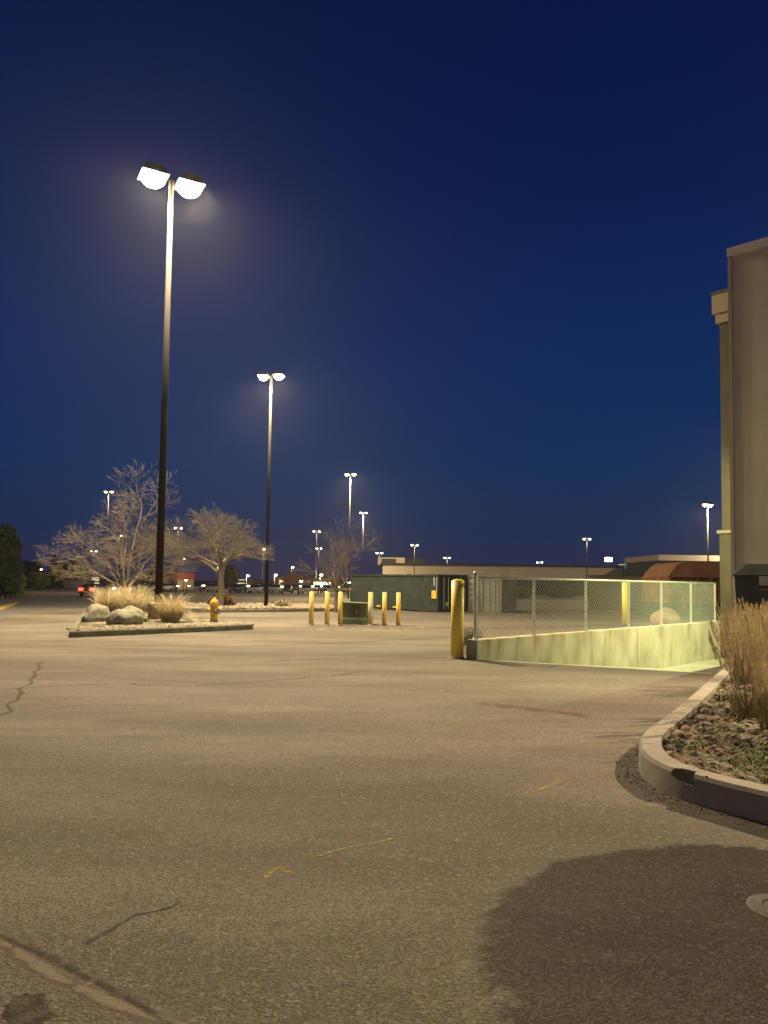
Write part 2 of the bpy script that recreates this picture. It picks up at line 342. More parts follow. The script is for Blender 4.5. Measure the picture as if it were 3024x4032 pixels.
# road at the left, the far lot, the wheel-worn lane in front of the bollards
a = at
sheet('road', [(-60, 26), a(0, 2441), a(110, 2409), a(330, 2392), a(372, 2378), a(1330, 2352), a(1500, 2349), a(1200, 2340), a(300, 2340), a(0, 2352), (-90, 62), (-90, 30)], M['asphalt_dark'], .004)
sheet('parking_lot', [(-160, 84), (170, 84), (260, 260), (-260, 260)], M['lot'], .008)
strip('gutter', wob([a(-120, 3650), a(0, 3712), a(215, 3845), a(420, 3940), a(760, 4052), a(900, 4125)], 10, .02), .085, M['f_gutter'], .001)
strip('crack', wob([a(-120, 3612), a(60, 3700), a(240, 3806), a(420, 3892), a(560, 3962), a(720, 4060)], 14, .03, 3), .045, M['f_crack'], .002)
strip('crack', wob([a(330, 3730), a(430, 3670), a(520, 3600), a(650, 3575), a(700, 3550)], 10, .06, 5), .03, M['f_crack'], .001)
strip('crack', wob([a(165, 2600), a(120, 2690), a(20, 2790), a(-60, 2900)], 14, .12, 6), .07, M['f_crack'], .001)
sheet('oil_stain', [at(110 + 95 * math.cos(t) * (1 + .5 * noise.noise(Vector((math.cos(t) * 2, math.sin(t) * 2, 0)))), 3985 + 75 * math.sin(t) * (1 + .6 * noise.noise(Vector((math.cos(t) * 2, math.sin(t) * 2, 4))))) for t in [k * math.pi / 24 for k in range(48)]], M['stain'], .001)
for i_, (pts, wd) in enumerate((([a(1015, 3470), a(1060, 3425), a(1090, 3405)], .07), ([a(1085, 3405), a(1110, 3420), a(1155, 3452)], .05), ([a(1195, 3392), a(1350, 3345), a(1480, 3318), a(1570, 3292)], .06),
                ([a(2050, 3125), a(2150, 3097), a(2235, 3058)], .09), ([a(1930, 3150), a(2040, 3125)], .05))):
    strip('faded_arrow_marking', wob(pts, 8, .03, 8), wd, M['f_yellow'], .001 + .0003 * i_)
strip('red_stain', wob([a(1880, 2765), a(2060, 2788), a(2200, 2805), a(2340, 2822)], 8, .05, 18), .34, M['f_red'], .001)
strip('painted_line', [a(-60, 2415), a(-20, 2402), a(0, 2396), a(30, 2386), a(62, 2376), a(80, 2370)], .9, M['f_line'], .012)
strip('painted_line', [a(60, 2376), a(80, 2374), a(110, 2371), a(260, 2369), a(350, 2369), a(420, 2368)], .5, M['f_gutter'], .012)
strip('concrete_gutter', wob([a(1100, 2480), a(1500, 2476), a(1760, 2466), a(2110, 2474), a(2440, 2458)], 8, .05, 2), 1.1, M['f_band'], .002)
strip('asphalt_seam', wob([a(420, 2540), a(900, 2548), a(1300, 2533), a(1790, 2508)], 10, .1, 4), .16, M['f_crack'], .001)
strip('asphalt_seam', wob([a(1050, 2600), a(1400, 2592), a(1790, 2590)], 10, .08, 14), .11, M['f_crack'], .001)
strip('asphalt_seam', wob([a(-40, 2720), a(400, 2690), a(760, 2700), a(1200, 2672), a(1480, 2640)], 10, .2, 24), .07, M['f_crack'], .0013)

# round concrete cover at the right edge
m = MB(); m.lathe([(.165, 0), (.165, .004), (.155, .008), (.10, .009), (.095, .006), (.02, .006)], 28)
o = m.build('utility_cover', M['curb'], loc=(1.84, 3.42, .0)); tag(o, 'pale round utility cover set in the asphalt at the right edge', 'utility cover')

# ------------------------------------------------------------------ dock: ramp, wall, fence
def dock():
    zb = -.78
    b = MB(); E = A0 + W * 13.2; E2 = K + W * 9.5
    A1 = A0 + W * 8.3; B1 = K + W * 4.2; z = Vector((0, 0, zb))
    b.add([A0, B0, K, A1 + z, B1 + z, E + z, E2 + z], [(0, 1, 3), (1, 2, 4), (1, 4, 3), (3, 4, 6, 5)])
    o = b.build('loading_ramp', M['ramp']); tag(o, kind='structure')
    strip('ramp_edge', [A0 - W * .02, A0.lerp(B0, .5), B0], .14, M['ramp'], .006)
    # sealed sides of the pit
    r = empty('dock_wall', A0, WR)
    tag(r, 'low stained concrete retaining wall with rusty streaks beside the loading ramp, under the chain link fence', 'wall')
    seg = ((0, 6.93), (6.95, 12.85))
    for x0, x1 in seg:
        MB().box(((x0 + x1) / 2, .13, -.25), (x1 - x0, .26, 1.24)).build('wall_panel', M['wall_conc'], r, bevel=.015)
    MB().box((6.94, .14, -.26), (.02, .22, 1.2)).build('joint', M['crack'], r)
    # chips and cap line at the far end
    # fence
    f = empty('chain_link_fence', A0 + NRM * .13 + Vector((0, 0, .37)), WR)
    tag(f, 'waist high galvanised chain link fence along the top of the dock wall', 'fence')
    px = [.12, 2.2, 4.45, 6.7, 8.7, 10.8, 12.75]
    H = 1.2
    for i, x in enumerate(px):
        q = MB().tube((x, 0, 0), (x, 0, H + (.07 if i == 0 else 0)), .036 if i == 0 else .030, n=12)
        q.lathe([(.055, 0), (.055, .02), (.04, .03)], 12, (x, 0, 0))
        if i == 0: q.lathe([(.045, H + .05), (.045, H + .09), (.02, H + .12)], 12, (x, 0, 0))
        q.build('post', M['galv'], f, smooth=False)
    MB().tube((.12, 0, H), (12.78, 0, H), .026, n=12).build('top_rail', M['galv'], f, smooth=True)
    q = MB(); g = .075
    x = px[0] - H
    for k in range(int((px[-1] - px[0] + H) / (g * 1.414)) + 1):
        x = px[0] - H + k * g * 1.414
        for sg in (0, 1):
            x0, z0, x1, z1 = x, .02, x + H, H
            if x0 < px[0]: z0 += px[0] - x0; x0 = px[0]
            if x1 > px[-1]: z1 -= x1 - px[-1]; x1 = px[-1]
            if z1 - z0 < .02: continue
            if sg: q.tube((x0, -.032, H + .02 - z0), (x1, -.032, H + .02 - z1), .0034, n=3, caps=False)
            else: q.tube((x0, -.036, z0), (x1, -.036, z1), .0034, n=3, caps=False)
    q.build('wire_mesh', M['wire'], f, fix=False)
    for x in px[:1]:
        MB().tube((x + .05, -.03, .02), (x + .05, -.03, H), .006, n=5).build('tension_bar', M['galv'], f)
dock()
# ------------------------------------------------------------------ yellow bollards
def bollard(name, loc, r, h, m, label, group=None):
    t = empty(name, loc); tag(t, label, 'bollard', group)
    MB().lathe([(r, -.02), (r, h - r * .28)], 32).build('post', m, t, smooth=True)
    prof = [(r * 1.003, h - r * .28)] + [(r * math.cos(a_), h - r * .28 + r * .28 * math.sin(a_)) for a_ in [R(d) for d in (15, 30, 45, 60, 75, 88)]]
    MB().lathe(prof, 32).build('cap', M['white'] if m == M['worn'] else m, t, smooth=True)
    MB().lathe([(r + .03, -.01), (r + .035, .006), (r + .004, .03)], 24).build('base_collar', M['dirt'], t, smooth=True)
    return t
bollard('bollard', at(1800, 2592), .125, 1.53, M['yellow'], 'tall thick bright yellow bollard at the near end of the dock wall')
bollard('bollard', at(2463, 2456), .13, 1.60, M['yellow'], 'tall yellow bollard standing behind the chain link fence')
GB = 'small bollards around the green transformer'
for px_, m_, l_ in ((1225, 'ochre', 'slim yellow bollard farthest left in the row by the transformer'), (1287, 'ochre', 'slim yellow bollard second from the left in the transformer row'),
                    (1339, 'ochre', 'slim yellow bollard touching the left side of the green transformer'), (1458, 'worn', 'weathered bollard with peeling paint at the right side of the green transformer'),
                    (1513, 'ochre', 'slim yellow bollard second from the right in the transformer row'), (1568, 'ochre', 'slim yellow bollard at the right end of the transformer row')):
    bollard('bollard', at(px_, 2463), .085 if m_ == 'worn' else .075, 1.12, M[m_], l_, GB)
# transformer
def transformer():
    p = at(1395, 2460); t = empty('transformer_box', (p.x + .02, p.y + .45, 0), R(-8)); tag(t, 'low dark green utility transformer box between the yellow bollards', 'transformer')
    MB().box((0, 0, .46), (.92, .8, .54)).build('cabinet', M['green_box'], t, bevel=.02)
    MB().box((0, 0, .11), (.96, .84, .22)).build('pad', M['green_pad'], t, bevel=.02)
    MB().prism([(-.50, .70), (.50, .70), (.50, .73), (-.50, .76)], -.43, .43).build('lid', M['green_box'], t)
    for x in (-.24, .2): MB().box((x, -.43, .12), (.08, .03, .14)).build('hinge_block', M['green_pad'], t)
    MB().box((.04, -.402, .46), (.015, .01, .5)).build('door_seam', M['crack'], t)
    MB().box((.1, -.41, .45), (.03, .03, .12)).build('handle', M['iron'], t)
transformer()
# ------------------------------------------------------------------ tumbleweed at the wall end
def tumble():
    t = empty('tumbleweed', at(1862, 2570) + Vector((-.02, .2, .26))); tag(t, 'grey green tumbleweed caught against the near end of the dock wall', 'tumbleweed')
    rnd = random.Random(3); b = MB()
    for k in range(260):
        d = Vector((rnd.gauss(0, 1), rnd.gauss(0, 1), rnd.gauss(0, 1))).normalized(); p = d * .05; h = d
        ln = rnd.uniform(.2, .30)
        for s in range(5):
            h = (h + Vector((rnd.gauss(0, .35), rnd.gauss(0, .35), rnd.gauss(0, .35)))).normalized()
            q = p + h * ln / 4.5
            if q.z < -.25: q.z = -.25
            b.tube(p, q, .0045, .003, 3, False); p = q
    b.build('stems', M['tumble'], t, fix=False)
tumble()
# ------------------------------------------------------------------ right planter: kerb, soil, rocks
def offset_path(pts, d):
    out = []
    for i, p in enumerate(pts):
        a_ = pts[max(0, i - 1)]; b_ = pts[min(len(pts) - 1, i + 1)]; t = (b_ - a_); t.z = 0; t.normalize(); out.append(p + Vector((t.y, -t.x, 0)) * d)
    return out
def smooth_path(pts, it=2):
    for _ in range(it):
        q = [pts[0]]
        for i in range(len(pts) - 1): q += [pts[i].lerp(pts[i + 1], .25), pts[i].lerp(pts[i + 1], .75)]
        pts = q + [pts[-1]]
    return pts
KH = .19
kp = [(2873, 2604), (2818, 2652), (2675, 2775), (2590, 2838), (2538, 2872), (2513, 2908), (2520, 2955), (2579, 2998), (2662, 3033), (2758, 3058), (3024, 3122)]
kerb_out = []
for x, y in kp:
    d = ray(x, y); k = (KH - EYE) / d.z; kerb_out.append(Vector((d.x * k, d.y * k, 0)))
dl = (kerb_out[-1] - kerb_out[-2]).normalized(); kerb_out.append(kerb_out[-1] + dl * 4.5)
kerb_out = smooth_path(kerb_out, 3)
def kerb(name, path, wd, h, m, label, skirt=.0, side=-1, low=-.05, cat='kerb'):
    path = [p.copy() for p in path]
    t_in = offset_path(path, side * wd); t_o2 = offset_path(path, side * .02); bat = offset_path(path, -side * .015)
    b = MB(); n = len(path); vs = []
    for i in range(n):
        j = .006 * noise.noise(path[i] * 3); g0 = gz(path[i].x, path[i].y)
        for q, z in ((bat[i], low), (path[i], h - .025 + j), (t_o2[i], h + j), (t_in[i], h + j), (t_in[i], low)): vs.append((q.x, q.y, z + g0))
    fs = []
    for i in range(n - 1):
        for k in range(5): fs.append((i * 5 + k, i * 5 + (k + 1) % 5, (i + 1) * 5 + (k + 1) % 5, (i + 1) * 5 + k))
    fs += [tuple(range(5)), tuple((n - 1) * 5 + k for k in range(4, -1, -1))]
    b.add(vs, fs); o = b.build(name, m); tag(o, label, cat); return o
# kerb_out runs from the building towards the camera and away right: the bed lies on its left-hand side
kb = kerb('planter_kerb', kerb_out, .17, KH, M['curb'], 'curved raised concrete kerb with a broken corner around the rocky planting bed', side=-1, low=-.75)
inner = offset_path(kerb_out, -.165)
bed = [(p.x, p.y, KH - .07) for p in inner] + [(14, 2, KH - .07), (14, 8, KH - .07), (K.x + 1.5, K.y + .9, KH - .07)]
b = MB()
bm = bmesh.new(); bm.faces.new([bm.verts.new(p) for p in bed]); bmesh.ops.triangulate(bm, faces=bm.faces[:]); bmesh.ops.subdivide_edges(bm, edges=[e_ for e_ in bm.edges if e_.calc_length() > .5], cuts=3, use_grid_fill=True)
bmesh.ops.recalc_face_normals(bm, faces=bm.faces)
me = bpy.data.meshes.new('planting_bed'); bm.to_mesh(me); bm.free(); me.materials.append(M['soil'])
o = bpy.data.objects.new('planting_bed', me); COL.objects.link(o); tag(o, kind='structure')
# broken bite out of the kerb
def rock_mesh(seed, m, sub=2, amp=.35, flat=.65):
    bm = bmesh.new(); bmesh.ops.create_icosphere(bm, subdivisions=sub, radius=.5)
    for v in bm.verts:
        n = noise.noise(v.co * 1.7 + Vector((seed * 7.1, 0, 0))) * amp + noise.noise(v.co * 4 + Vector((0, seed * 3.3, 0))) * amp * .35
        v.co *= 1 + n; v.co.z *= flat
        if v.co.z < -.22: v.co.z = -.22
    me = bpy.data.meshes.new('rock'); bm.to_mesh(me); bm.free(); me.materials.append(m)
    for p in me.polygons: p.use_smooth = sub > 2
    return me
def chip_out(o, spots_):
    for c_, sc, sd in spots_:
        k_ = bpy.data.objects.new('cutter', rock_mesh(sd, M['curb_dark'], 3, .5, .9)); COL.objects.link(k_)
        k_.location = c_; k_.scale = sc; k_.rotation_euler = (.3, .2, .9)
        md = o.modifiers.new('chip', 'BOOLEAN'); md.operation = 'DIFFERENCE'; md.object = k_; md.solver = 'EXACT'
        bpy.context.view_layer.update()
        dg = bpy.context.evaluated_depsgraph_get(); me = bpy.data.meshes.new_from_object(o.evaluated_get(dg))
        o.modifiers.clear(); o.data = me; bpy.data.objects.remove(k_)
def on_kerb(px_, py_, z):
    d = ray(px_, py_); k = (z - EYE) / d.z; return Vector((d.x * k, d.y * k, z))
chip_out(kb, [(on_kerb(2672, 3050, .17), (.26, .16, .17), 11), (on_kerb(2725, 3070, .14), (.14, .12, .14), 14), (on_kerb(2770, 3060, .2), (.22, .04, .03), 15)])
def inside_bed(p, marg=.02):
    poly = [(q[0], q[1]) for q in bed]; c = False; n = len(poly)
    for i in range(n):
        x1, y1 = poly[i]; x2, y2 = poly[(i + 1) % n]
        if (y1 > p[1]) != (y2 > p[1]) and p[0] < (x2 - x1) * (p[1] - y1) / (y2 - y1) + x1: c = not c
    return c and min((Vector(p[:2]) - q.xy).length for q in inner) > marg
protos = [rock_mesh(i, M[('rock1', 'rock1', 'rock2', 'rock3', 'rock1')[i % 5]], 2, .65, .7) for i in range(10)]
rnd = random.Random(21)
placed = 0; tries = 0; RB = KH - .07
spots = []
while placed < 290 and tries < 9000:
    tries += 1
    Y = 4.3 + 6.5 * rnd.random() ** 1.6; X = rnd.uniform(1.9, .56 * Y + .2)
    if not inside_bed((X, Y), .06): continue
    s = rnd.uniform(.05, .15)
    if any((X - a_) ** 2 + (Y - b_) ** 2 < (.40 * (s + c_)) ** 2 for a_, b_, c_ in spots): continue
    spots.append((X, Y, s))
    o = bpy.data.objects.new('river_rock', protos[rnd.randrange(10)]); COL.objects.link(o)
    o.location = (X, Y, RB + s * .10); o.scale = (s * rnd.uniform(.9, 1.5), s, s * rnd.uniform(.7, 1.1)); o.rotation_euler = (rnd.uniform(-.3, .3), rnd.uniform(-.3, .3), rnd.uniform(0, 6.3))
    tag(o, 'tan or grey river rock lying in the kerbed planting bed', 'rock', 'river rocks in the planting bed'); placed += 1
# ------------------------------------------------------------------ plants
def blades(b, n, rad, h, spread, wd, rnd, seg=4, hv=.3, droop=.15, base=(0, 0, 0)):
    tips = []
    for _ in range(n):
        an = rnd.uniform(0, 2 * math.pi); rr = rad * math.sqrt(rnd.random()); p = Vector((base[0] + rr * math.cos(an), base[1] + rr * math.sin(an), base[2]))
        hh = h * rnd.uniform(1 - hv, 1); out = Vector((math.cos(an), math.sin(an), 0)) * spread * rnd.uniform(.3, 1.2) + Vector((rnd.gauss(0, .05), rnd.gauss(0, .05), 0))
        ta = rnd.uniform(0, math.pi); sd = Vector((math.cos(ta), math.sin(ta), 0)); vs = []; fs = []
        for k in range(seg + 1):
            t = k / seg; c = p + Vector((0, 0, hh * t - droop * h * t * t * t)) + out * (t ** 1.6) * h; ww = wd * (1 - .75 * t) / 2
            vs += [c - sd * ww, c + sd * ww]
        fs = [(2 * k, 2 * k + 1, 2 * k + 3, 2 * k + 2) for k in range(seg)]
        b.add(vs, fs); tips.append((c, out))
    return tips
def reed_clump(name, loc, label, h=1.35, n=420, rad=.17, spread=.22, plume=True, seed=1, group=None, wd=.006):
    rnd = random.Random(seed); t = empty(name, loc); tag(t, label, 'grass', group)
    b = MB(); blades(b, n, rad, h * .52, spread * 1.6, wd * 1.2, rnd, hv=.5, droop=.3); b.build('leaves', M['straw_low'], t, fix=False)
    b = MB(); tips = blades(b, n // 3, rad * .8, h * .95, spread, wd * .7, rnd, hv=.45, droop=.06); b.build('stems', M['straw'], t, fix=False)
    if plume:
        b = MB()
        for c, out in tips:
            ax = (Vector((0, 0, 1)) + out * 1.3).normalized()
            for k in range(34):
                q = c + ax * rnd.uniform(-.20, .04); d = (ax + Vector((rnd.gauss(0, .3), rnd.gauss(0, .3), 0))).normalized(); s = d.cross(Vector((rnd.random(), rnd.random(), .2))).normalized() * .0055
                e2 = q + d * rnd.uniform(.03, .06); b.add([q - s, q + s, e2], [(0, 1, 2)])
        b.build('plumes', M['plume'], t, fix=False)
    return t
G1 = 'tall dry reed grass clumps by the building'
for i, (px_, py_, h_, lb) in enumerate(((2965, 2835, 1.32, 'tall golden reed grass clump nearest the rocks in the planting bed'), (3040, 2790, 1.4, 'tall reed grass clump cut by the right edge of the view, behind the nearest clump'),
                                   (2935, 2700, 1.36, 'middle reed grass clump in front of the grey dumpster'), (3010, 2690, 1.42, 'reed grass clump under the white label of the dumpster'),
                                   (2915, 2640, 1.30, 'farthest reed grass clump, beside the building corner'), (2990, 2635, 1.35, 'reed grass clump pressed against the dumpster side'), (3080, 2900, 1.25, 'reed grass clump low beside the rocks, mostly outside the right edge'))):
    d = ray(px_, py_); k = (RB - EYE) / d.z
    reed_clump('reed_grass', (d.x * k, d.y * k, RB), lb, h=h_ * .9, seed=40 + i, group=G1, n=260, spread=.17, rad=.18)
def weed(name, loc, label, h=.16, n=36, seed=1, m='weed', group='weeds in the planting bed', wd=.016, spread=.9, rad=.05):
    rnd = random.Random(seed); b = MB(); blades(b, n, rad, h, spread, wd, rnd, seg=3, hv=.6, droop=.5)
    o = b.build(name, M[m], loc=loc, fix=False); tag(o, label, 'weed', group); return o
wl = [((2990, 2960), 'dark grassy weed at the right edge among the rocks', 'weed_dark', .16), ((2730, 2880), 'small olive weed near the kerb bend', 'weed_dark', .1), ((2830, 2890), 'olive grass tuft between the dark rocks', 'shrub', .13), ((2870, 2950), 'thin green tuft below the golden reeds', 'weed', .12), ((2650, 2930), 'tiny weed at the inner tip of the kerb', 'shrub', .08), ((3015, 3000), 'bushy green weed cut by the right edge', 'weed', .2), ((2775, 2945), 'bright green weed tuft in the middle of the rocks', 'weed', .13), ((2700, 2835), 'dark leafy weed overhanging the kerb inside the bend', 'weed_dark', .13), ((2668, 2868), 'dark green weed hugging the kerb bend', 'weed_dark', .12),
      ((2990, 3030), 'green grassy weed at the right end of the rocks', 'weed', .16), ((3010, 3075), 'green weed spilling to the kerb at the right edge', 'weed', .13), ((2900, 2830), 'dark bushy weed under the golden reeds', 'weed_dark', .22),
      ((2885, 2640), 'green weed growing at the foot of the building corner', 'weed', .3), ((2760, 2800), 'low olive weed among the rocks near the kerb', 'weed_dark', .12), ((2850, 2760), 'straggly olive weed halfway along the bed', 'weed_dark', .18),
      ((2920, 2960), 'grey green weed in front of the nearest reeds', 'weed_dark', .14), ((2960, 2990), 'small green sprig between two tan rocks at right', 'weed', .1), ((2810, 2720), 'low weed beside the straight part of the kerb', 'weed', .12),
      ((2700, 2950), 'yellow green sprig left of the brightest weed', 'weed', .08), ((2860, 3010), 'dark weed near the front kerb of the bed', 'weed_dark', .09), ((2925, 3050), 'grassy weed just behind the front kerb', 'weed', .09)]
for i, ((x, y), l_, m_, h_) in enumerate(wl):
    d = ray(x, y); k = (RB - EYE) / d.z
    weed('weed', (d.x * k, d.y * k, RB), l_, h=h_, n=70, seed=60 + i, m=m_, rad=.09)
# thin dead grass litter over the bed
rnd = random.Random(9); b = MB()
for _ in range(5200):
    Y = 4.3 + 6.5 * rnd.random() ** 1.3; X = rnd.uniform(1.9, .56 * Y + .2)
    if not inside_bed((X, Y), .03): continue
    an = rnd.uniform(0, 6.28); l_ = rnd.uniform(.05, .16); z = RB + rnd.uniform(.02, .07); d = Vector((math.cos(an), math.sin(an), rnd.uniform(-.1, .9))) * l_; s = Vector((-math.sin(an), math.cos(an), 0)) * .0025
    p = Vector((X, Y, z)); b.add([p - s, p + s, p + d], [(0, 1, 2)])
o = b.build('dry_grass_litter', M['straw'], fix=False); tag(o, 'scattered dead grass blades over the rocks of the planting bed', 'grass', kind='stuff')
# rubble along the kerb foot
rnd = random.Random(19); b = MB()
foot = offset_path(kerb_out, .05)
for _ in range(420):
    p = foot[rnd.randrange(30, len(foot))] if len(foot) > 40 else foot[rnd.randrange(len(foot))]
    q = p + Vector((rnd.gauss(-.02, .06), rnd.gauss(0, .06), .004)); s = rnd.uniform(.003, .009)
    b.box(q, (s * 1.5, s, s), rnd.uniform(0, 3))
o = b.build('kerb_rubble', M['dirt'], fix=False); tag(o, 'crumbled concrete grit along the foot of the curved kerb', 'rubble', kind='stuff')

# ------------------------------------------------------------------ right-hand building
def building():
    t = empty('store_building', K, WR)        # local +x = along the dock, local -y = to the planting bed
    tag(t, 'tall tan stucco building with a pale roof edge at the right, behind the reeds', 'building')
    # local: front face runs along -y from the corner K, left face along +x
    H = atY(2868, 1004, K.y).z
    MB().box((5.0, -7, H / 2 - .45), (10, 14, H + .9)).build('wall', M['stucco'], t)
    MB().box((.012, .012, H / 2 - .43), (.07, .07, H + .8)).build('corner_trim', M['stucco_edge'], t)
    MB().box((5.0, -7, H + .05), (10.1, 14.1, .16)).build('parapet_cap', M['cap'], t)
    # rear wing that stands out over the dock
    E = A0 + W * 12.85
    e_ = t.matrix_world.inverted() if False else None
    rel = E - K; lx = rel.dot(W); ly = rel.dot(NRM)
    H2 = atY(2850, 1190, E.y).z
    u = empty('dock_wing', Vector((atY(2846, 2400, E.y).x, E.y, 0)), WR); tag(u, 'narrow olive wing with a flared cornice behind the tall building corner', 'building')
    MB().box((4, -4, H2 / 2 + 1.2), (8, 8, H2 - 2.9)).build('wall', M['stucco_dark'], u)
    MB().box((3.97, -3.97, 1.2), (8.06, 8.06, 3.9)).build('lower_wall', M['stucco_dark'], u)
    MB().box((3.95, -3.95, 3.2), (8.14, 8.14, .1)).build('ledge', M['cornice'], u)
    MB().box((4, -4, H2 - .10), (8.36, 8.36, .62)).build('cornice', M['cornice'], u)
    MB().box((4, -4, H2 - .56), (8.2, 8.2, .3)).build('cornice_cove', M['cornice'], u)
    MB().box((4, -4, H2 + .26), (8.42, 8.42, .1)).build('cornice_cap', M['stucco_dark'], u)
    # wall pack lamps
    p = K + W * 5 + NRM * .14 + Vector((0, 0, 5.2))
    q = empty('wall_lamp', p, WR); tag(q, 'greenish dock lamp fixed high on the side wall above the ramp', 'lamp')
    MB().box((0, 0, .12), (.45, .26, .2)).build('housing', M['head'], q)
    MB().box((0, .05, 0.0), (.38, .16, .04)).build('lens', M['lens_cool'], q)
    o = lamp('dock_light', p + NRM * .14 + Vector((0, 0, -.15)), 3000, (.98, 1, .50), .07, 168, .3, NRM * .8 - Vector((0, 0, 1)) - W * .1)
building()
FR = Vector((W.y, -W.x, 0))       # along the front face, towards the right of the view
p = K + FR * 5.6 - W * .16 + Vector((0, 0, 6.6))
q = empty('wall_lamp', p, WR); tag(q, 'wall lamp on the front of the tan building, outside the right edge', 'lamp')
MB().box((0, 0, .1), (.26, .4, .2)).build('housing', M['head'], q)
MB().box((-.03, 0, -.02), (.16, .34, .04)).build('lens', M['lens'], q)
lamp('front_wall_light', p - W * .3 - Vector((0, 0, .12)), 9000, WARM, .03, 96, .5, Vector((1.6, 3.9, 0)) - (p - W * .3))
# dumpster
def dumpster():
    Y = 12.2; x = atY(2872, 2300, Y).x
    t = empty('dumpster', (x + .1, Y, 0.1), R(-24)); tag(t, 'dark grey dumpster with a sloped lid and a pale label behind the reeds', 'dumpster')
    zt = 1.76
    MB().add([(0.06, .05, 0), (1.7, .05, 0), (1.7, 1.0, 0), (.06, 1.0, 0), (-.02, 0, zt - .22), (1.8, 0, zt - .22), (1.8, 1.1, zt - .22), (-.02, 1.1, zt - .22)],
             [(0, 3, 2, 1), (0, 1, 5, 4), (1, 2, 6, 5), (2, 3, 7, 6), (3, 0, 4, 7), (4, 5, 6, 7)]).build('body', M['bin'], t, bevel=.02)
    MB().add([(-.06, -.05, zt - .215), (1.86, -.05, zt - .215), (1.86, 1.15, zt - .215), (-.06, 1.15, zt - .215), (.16, .22, zt - .02), (1.7, .22, zt - .02), (1.7, .95, zt - .02), (.16, .95, zt - .02)],
             [(0, 3, 2, 1), (0, 1, 5, 4), (1, 2, 6, 5), (2, 3, 7, 6), (3, 0, 4, 7), (4, 5, 6, 7)]).build('lid', M['bin'], t, bevel=.015)
    for k in range(5): MB().box((.16 + k * .36, .0, .72), (.05, .05, 1.2)).build('rib', M['bin'], t)
    MB().box((.44, -.036, zt - .30), (.19, .012, .15)).build('label_plate', M['white'], t)
    MB().box((.44, -.04, zt - .44), (.14, .06, .03)).build('handle', M['iron'], t)
dumpster()

# ------------------------------------------------------------------ street lamps
def street_lamp(px_, ytop, Y, label, heads=2, pole_m='pole_grey', lens='lens', size=.5, sep=1.0, r=.09, group='parking lot lamps', yb=None, power=0, az=None, color=WARM, glow=0):
    top = atY(px_, ytop, Y); g = gz(top.x, Y)
    h = top.z - g
    t = empty('street_lamp', (top.x, Y, g), 0 if az is None else az); tag(t, label, 'street lamp', group)
    MB().tube((0, 0, 0), (0, 0, h + .05), r, r * .6, 12).build('pole', M[pole_m], t, smooth=True)
    xs = {1: [.35], 2: [-sep / 2, sep / 2], 3: [-sep * .6, 0, sep * .6]}[heads]
    MB().tube((min(xs + [0]), 0, h), (max(xs + [0]), 0, h), .035, n=6).build('arm', M[pole_m], t)
    for x in xs:
        q = MB(); s = size
        q.add([(x - s / 2, -s / 2, h - .05), (x + s / 2, -s / 2, h - .05), (x + s / 2, s / 2, h - .05), (x - s / 2, s / 2, h - .05),
               (x - s / 3, -s / 3, h + s * .32), (x + s / 3, -s / 3, h + s * .32), (x + s / 3, s / 3, h + s * .32), (x - s / 3, s / 3, h + s * .32)],
              [(0, 3, 2, 1), (0, 1, 5, 4), (1, 2, 6, 5), (2, 3, 7, 6), (3, 0, 4, 7), (4, 5, 6, 7)])
        hd = q.build('lamp_head', M['head'], t)
        prof = [(s * .46, h - .052)] + [(s * .46 * math.cos(a_), h - .055 - s * .36 * math.sin(a_)) for a_ in (.3, .6, .9, 1.2, 1.5)]
        MB().lathe(prof[::-1], 16, (x, 0, 0)).build('lens', M[lens], hd, smooth=True)
    if power:
        for x in xs:
            c_ = Vector((x, 0, h - .12 - size * .36)); rz = t.rotation_euler.z
            wp = Vector((top.x, Y, g)) + Matrix.Rotation(rz, 3, 'Z') @ c_; ou = Matrix.Rotation(rz, 3, 'Z') @ Vector((1 if x > 0 else -1, 0, 0))
            lamp('street_light', wp, power / len(xs) * .88, color, .22, 158, .55, Vector((0, 0, -1)) + ou * .32)
            lamp('street_glow', wp + ou * .2, power / len(xs) * .12, color, .22, 0)
    if glow:
        for_ = Vector((top.x, Y - .6, g + h - .5)); lamp('street_glow', for_, glow, (1, .72, .36) if lens != 'lens_cool' else (.8, 1, .8), .3, 0)
    return t, h
GL = 'tall parking lot lamps'
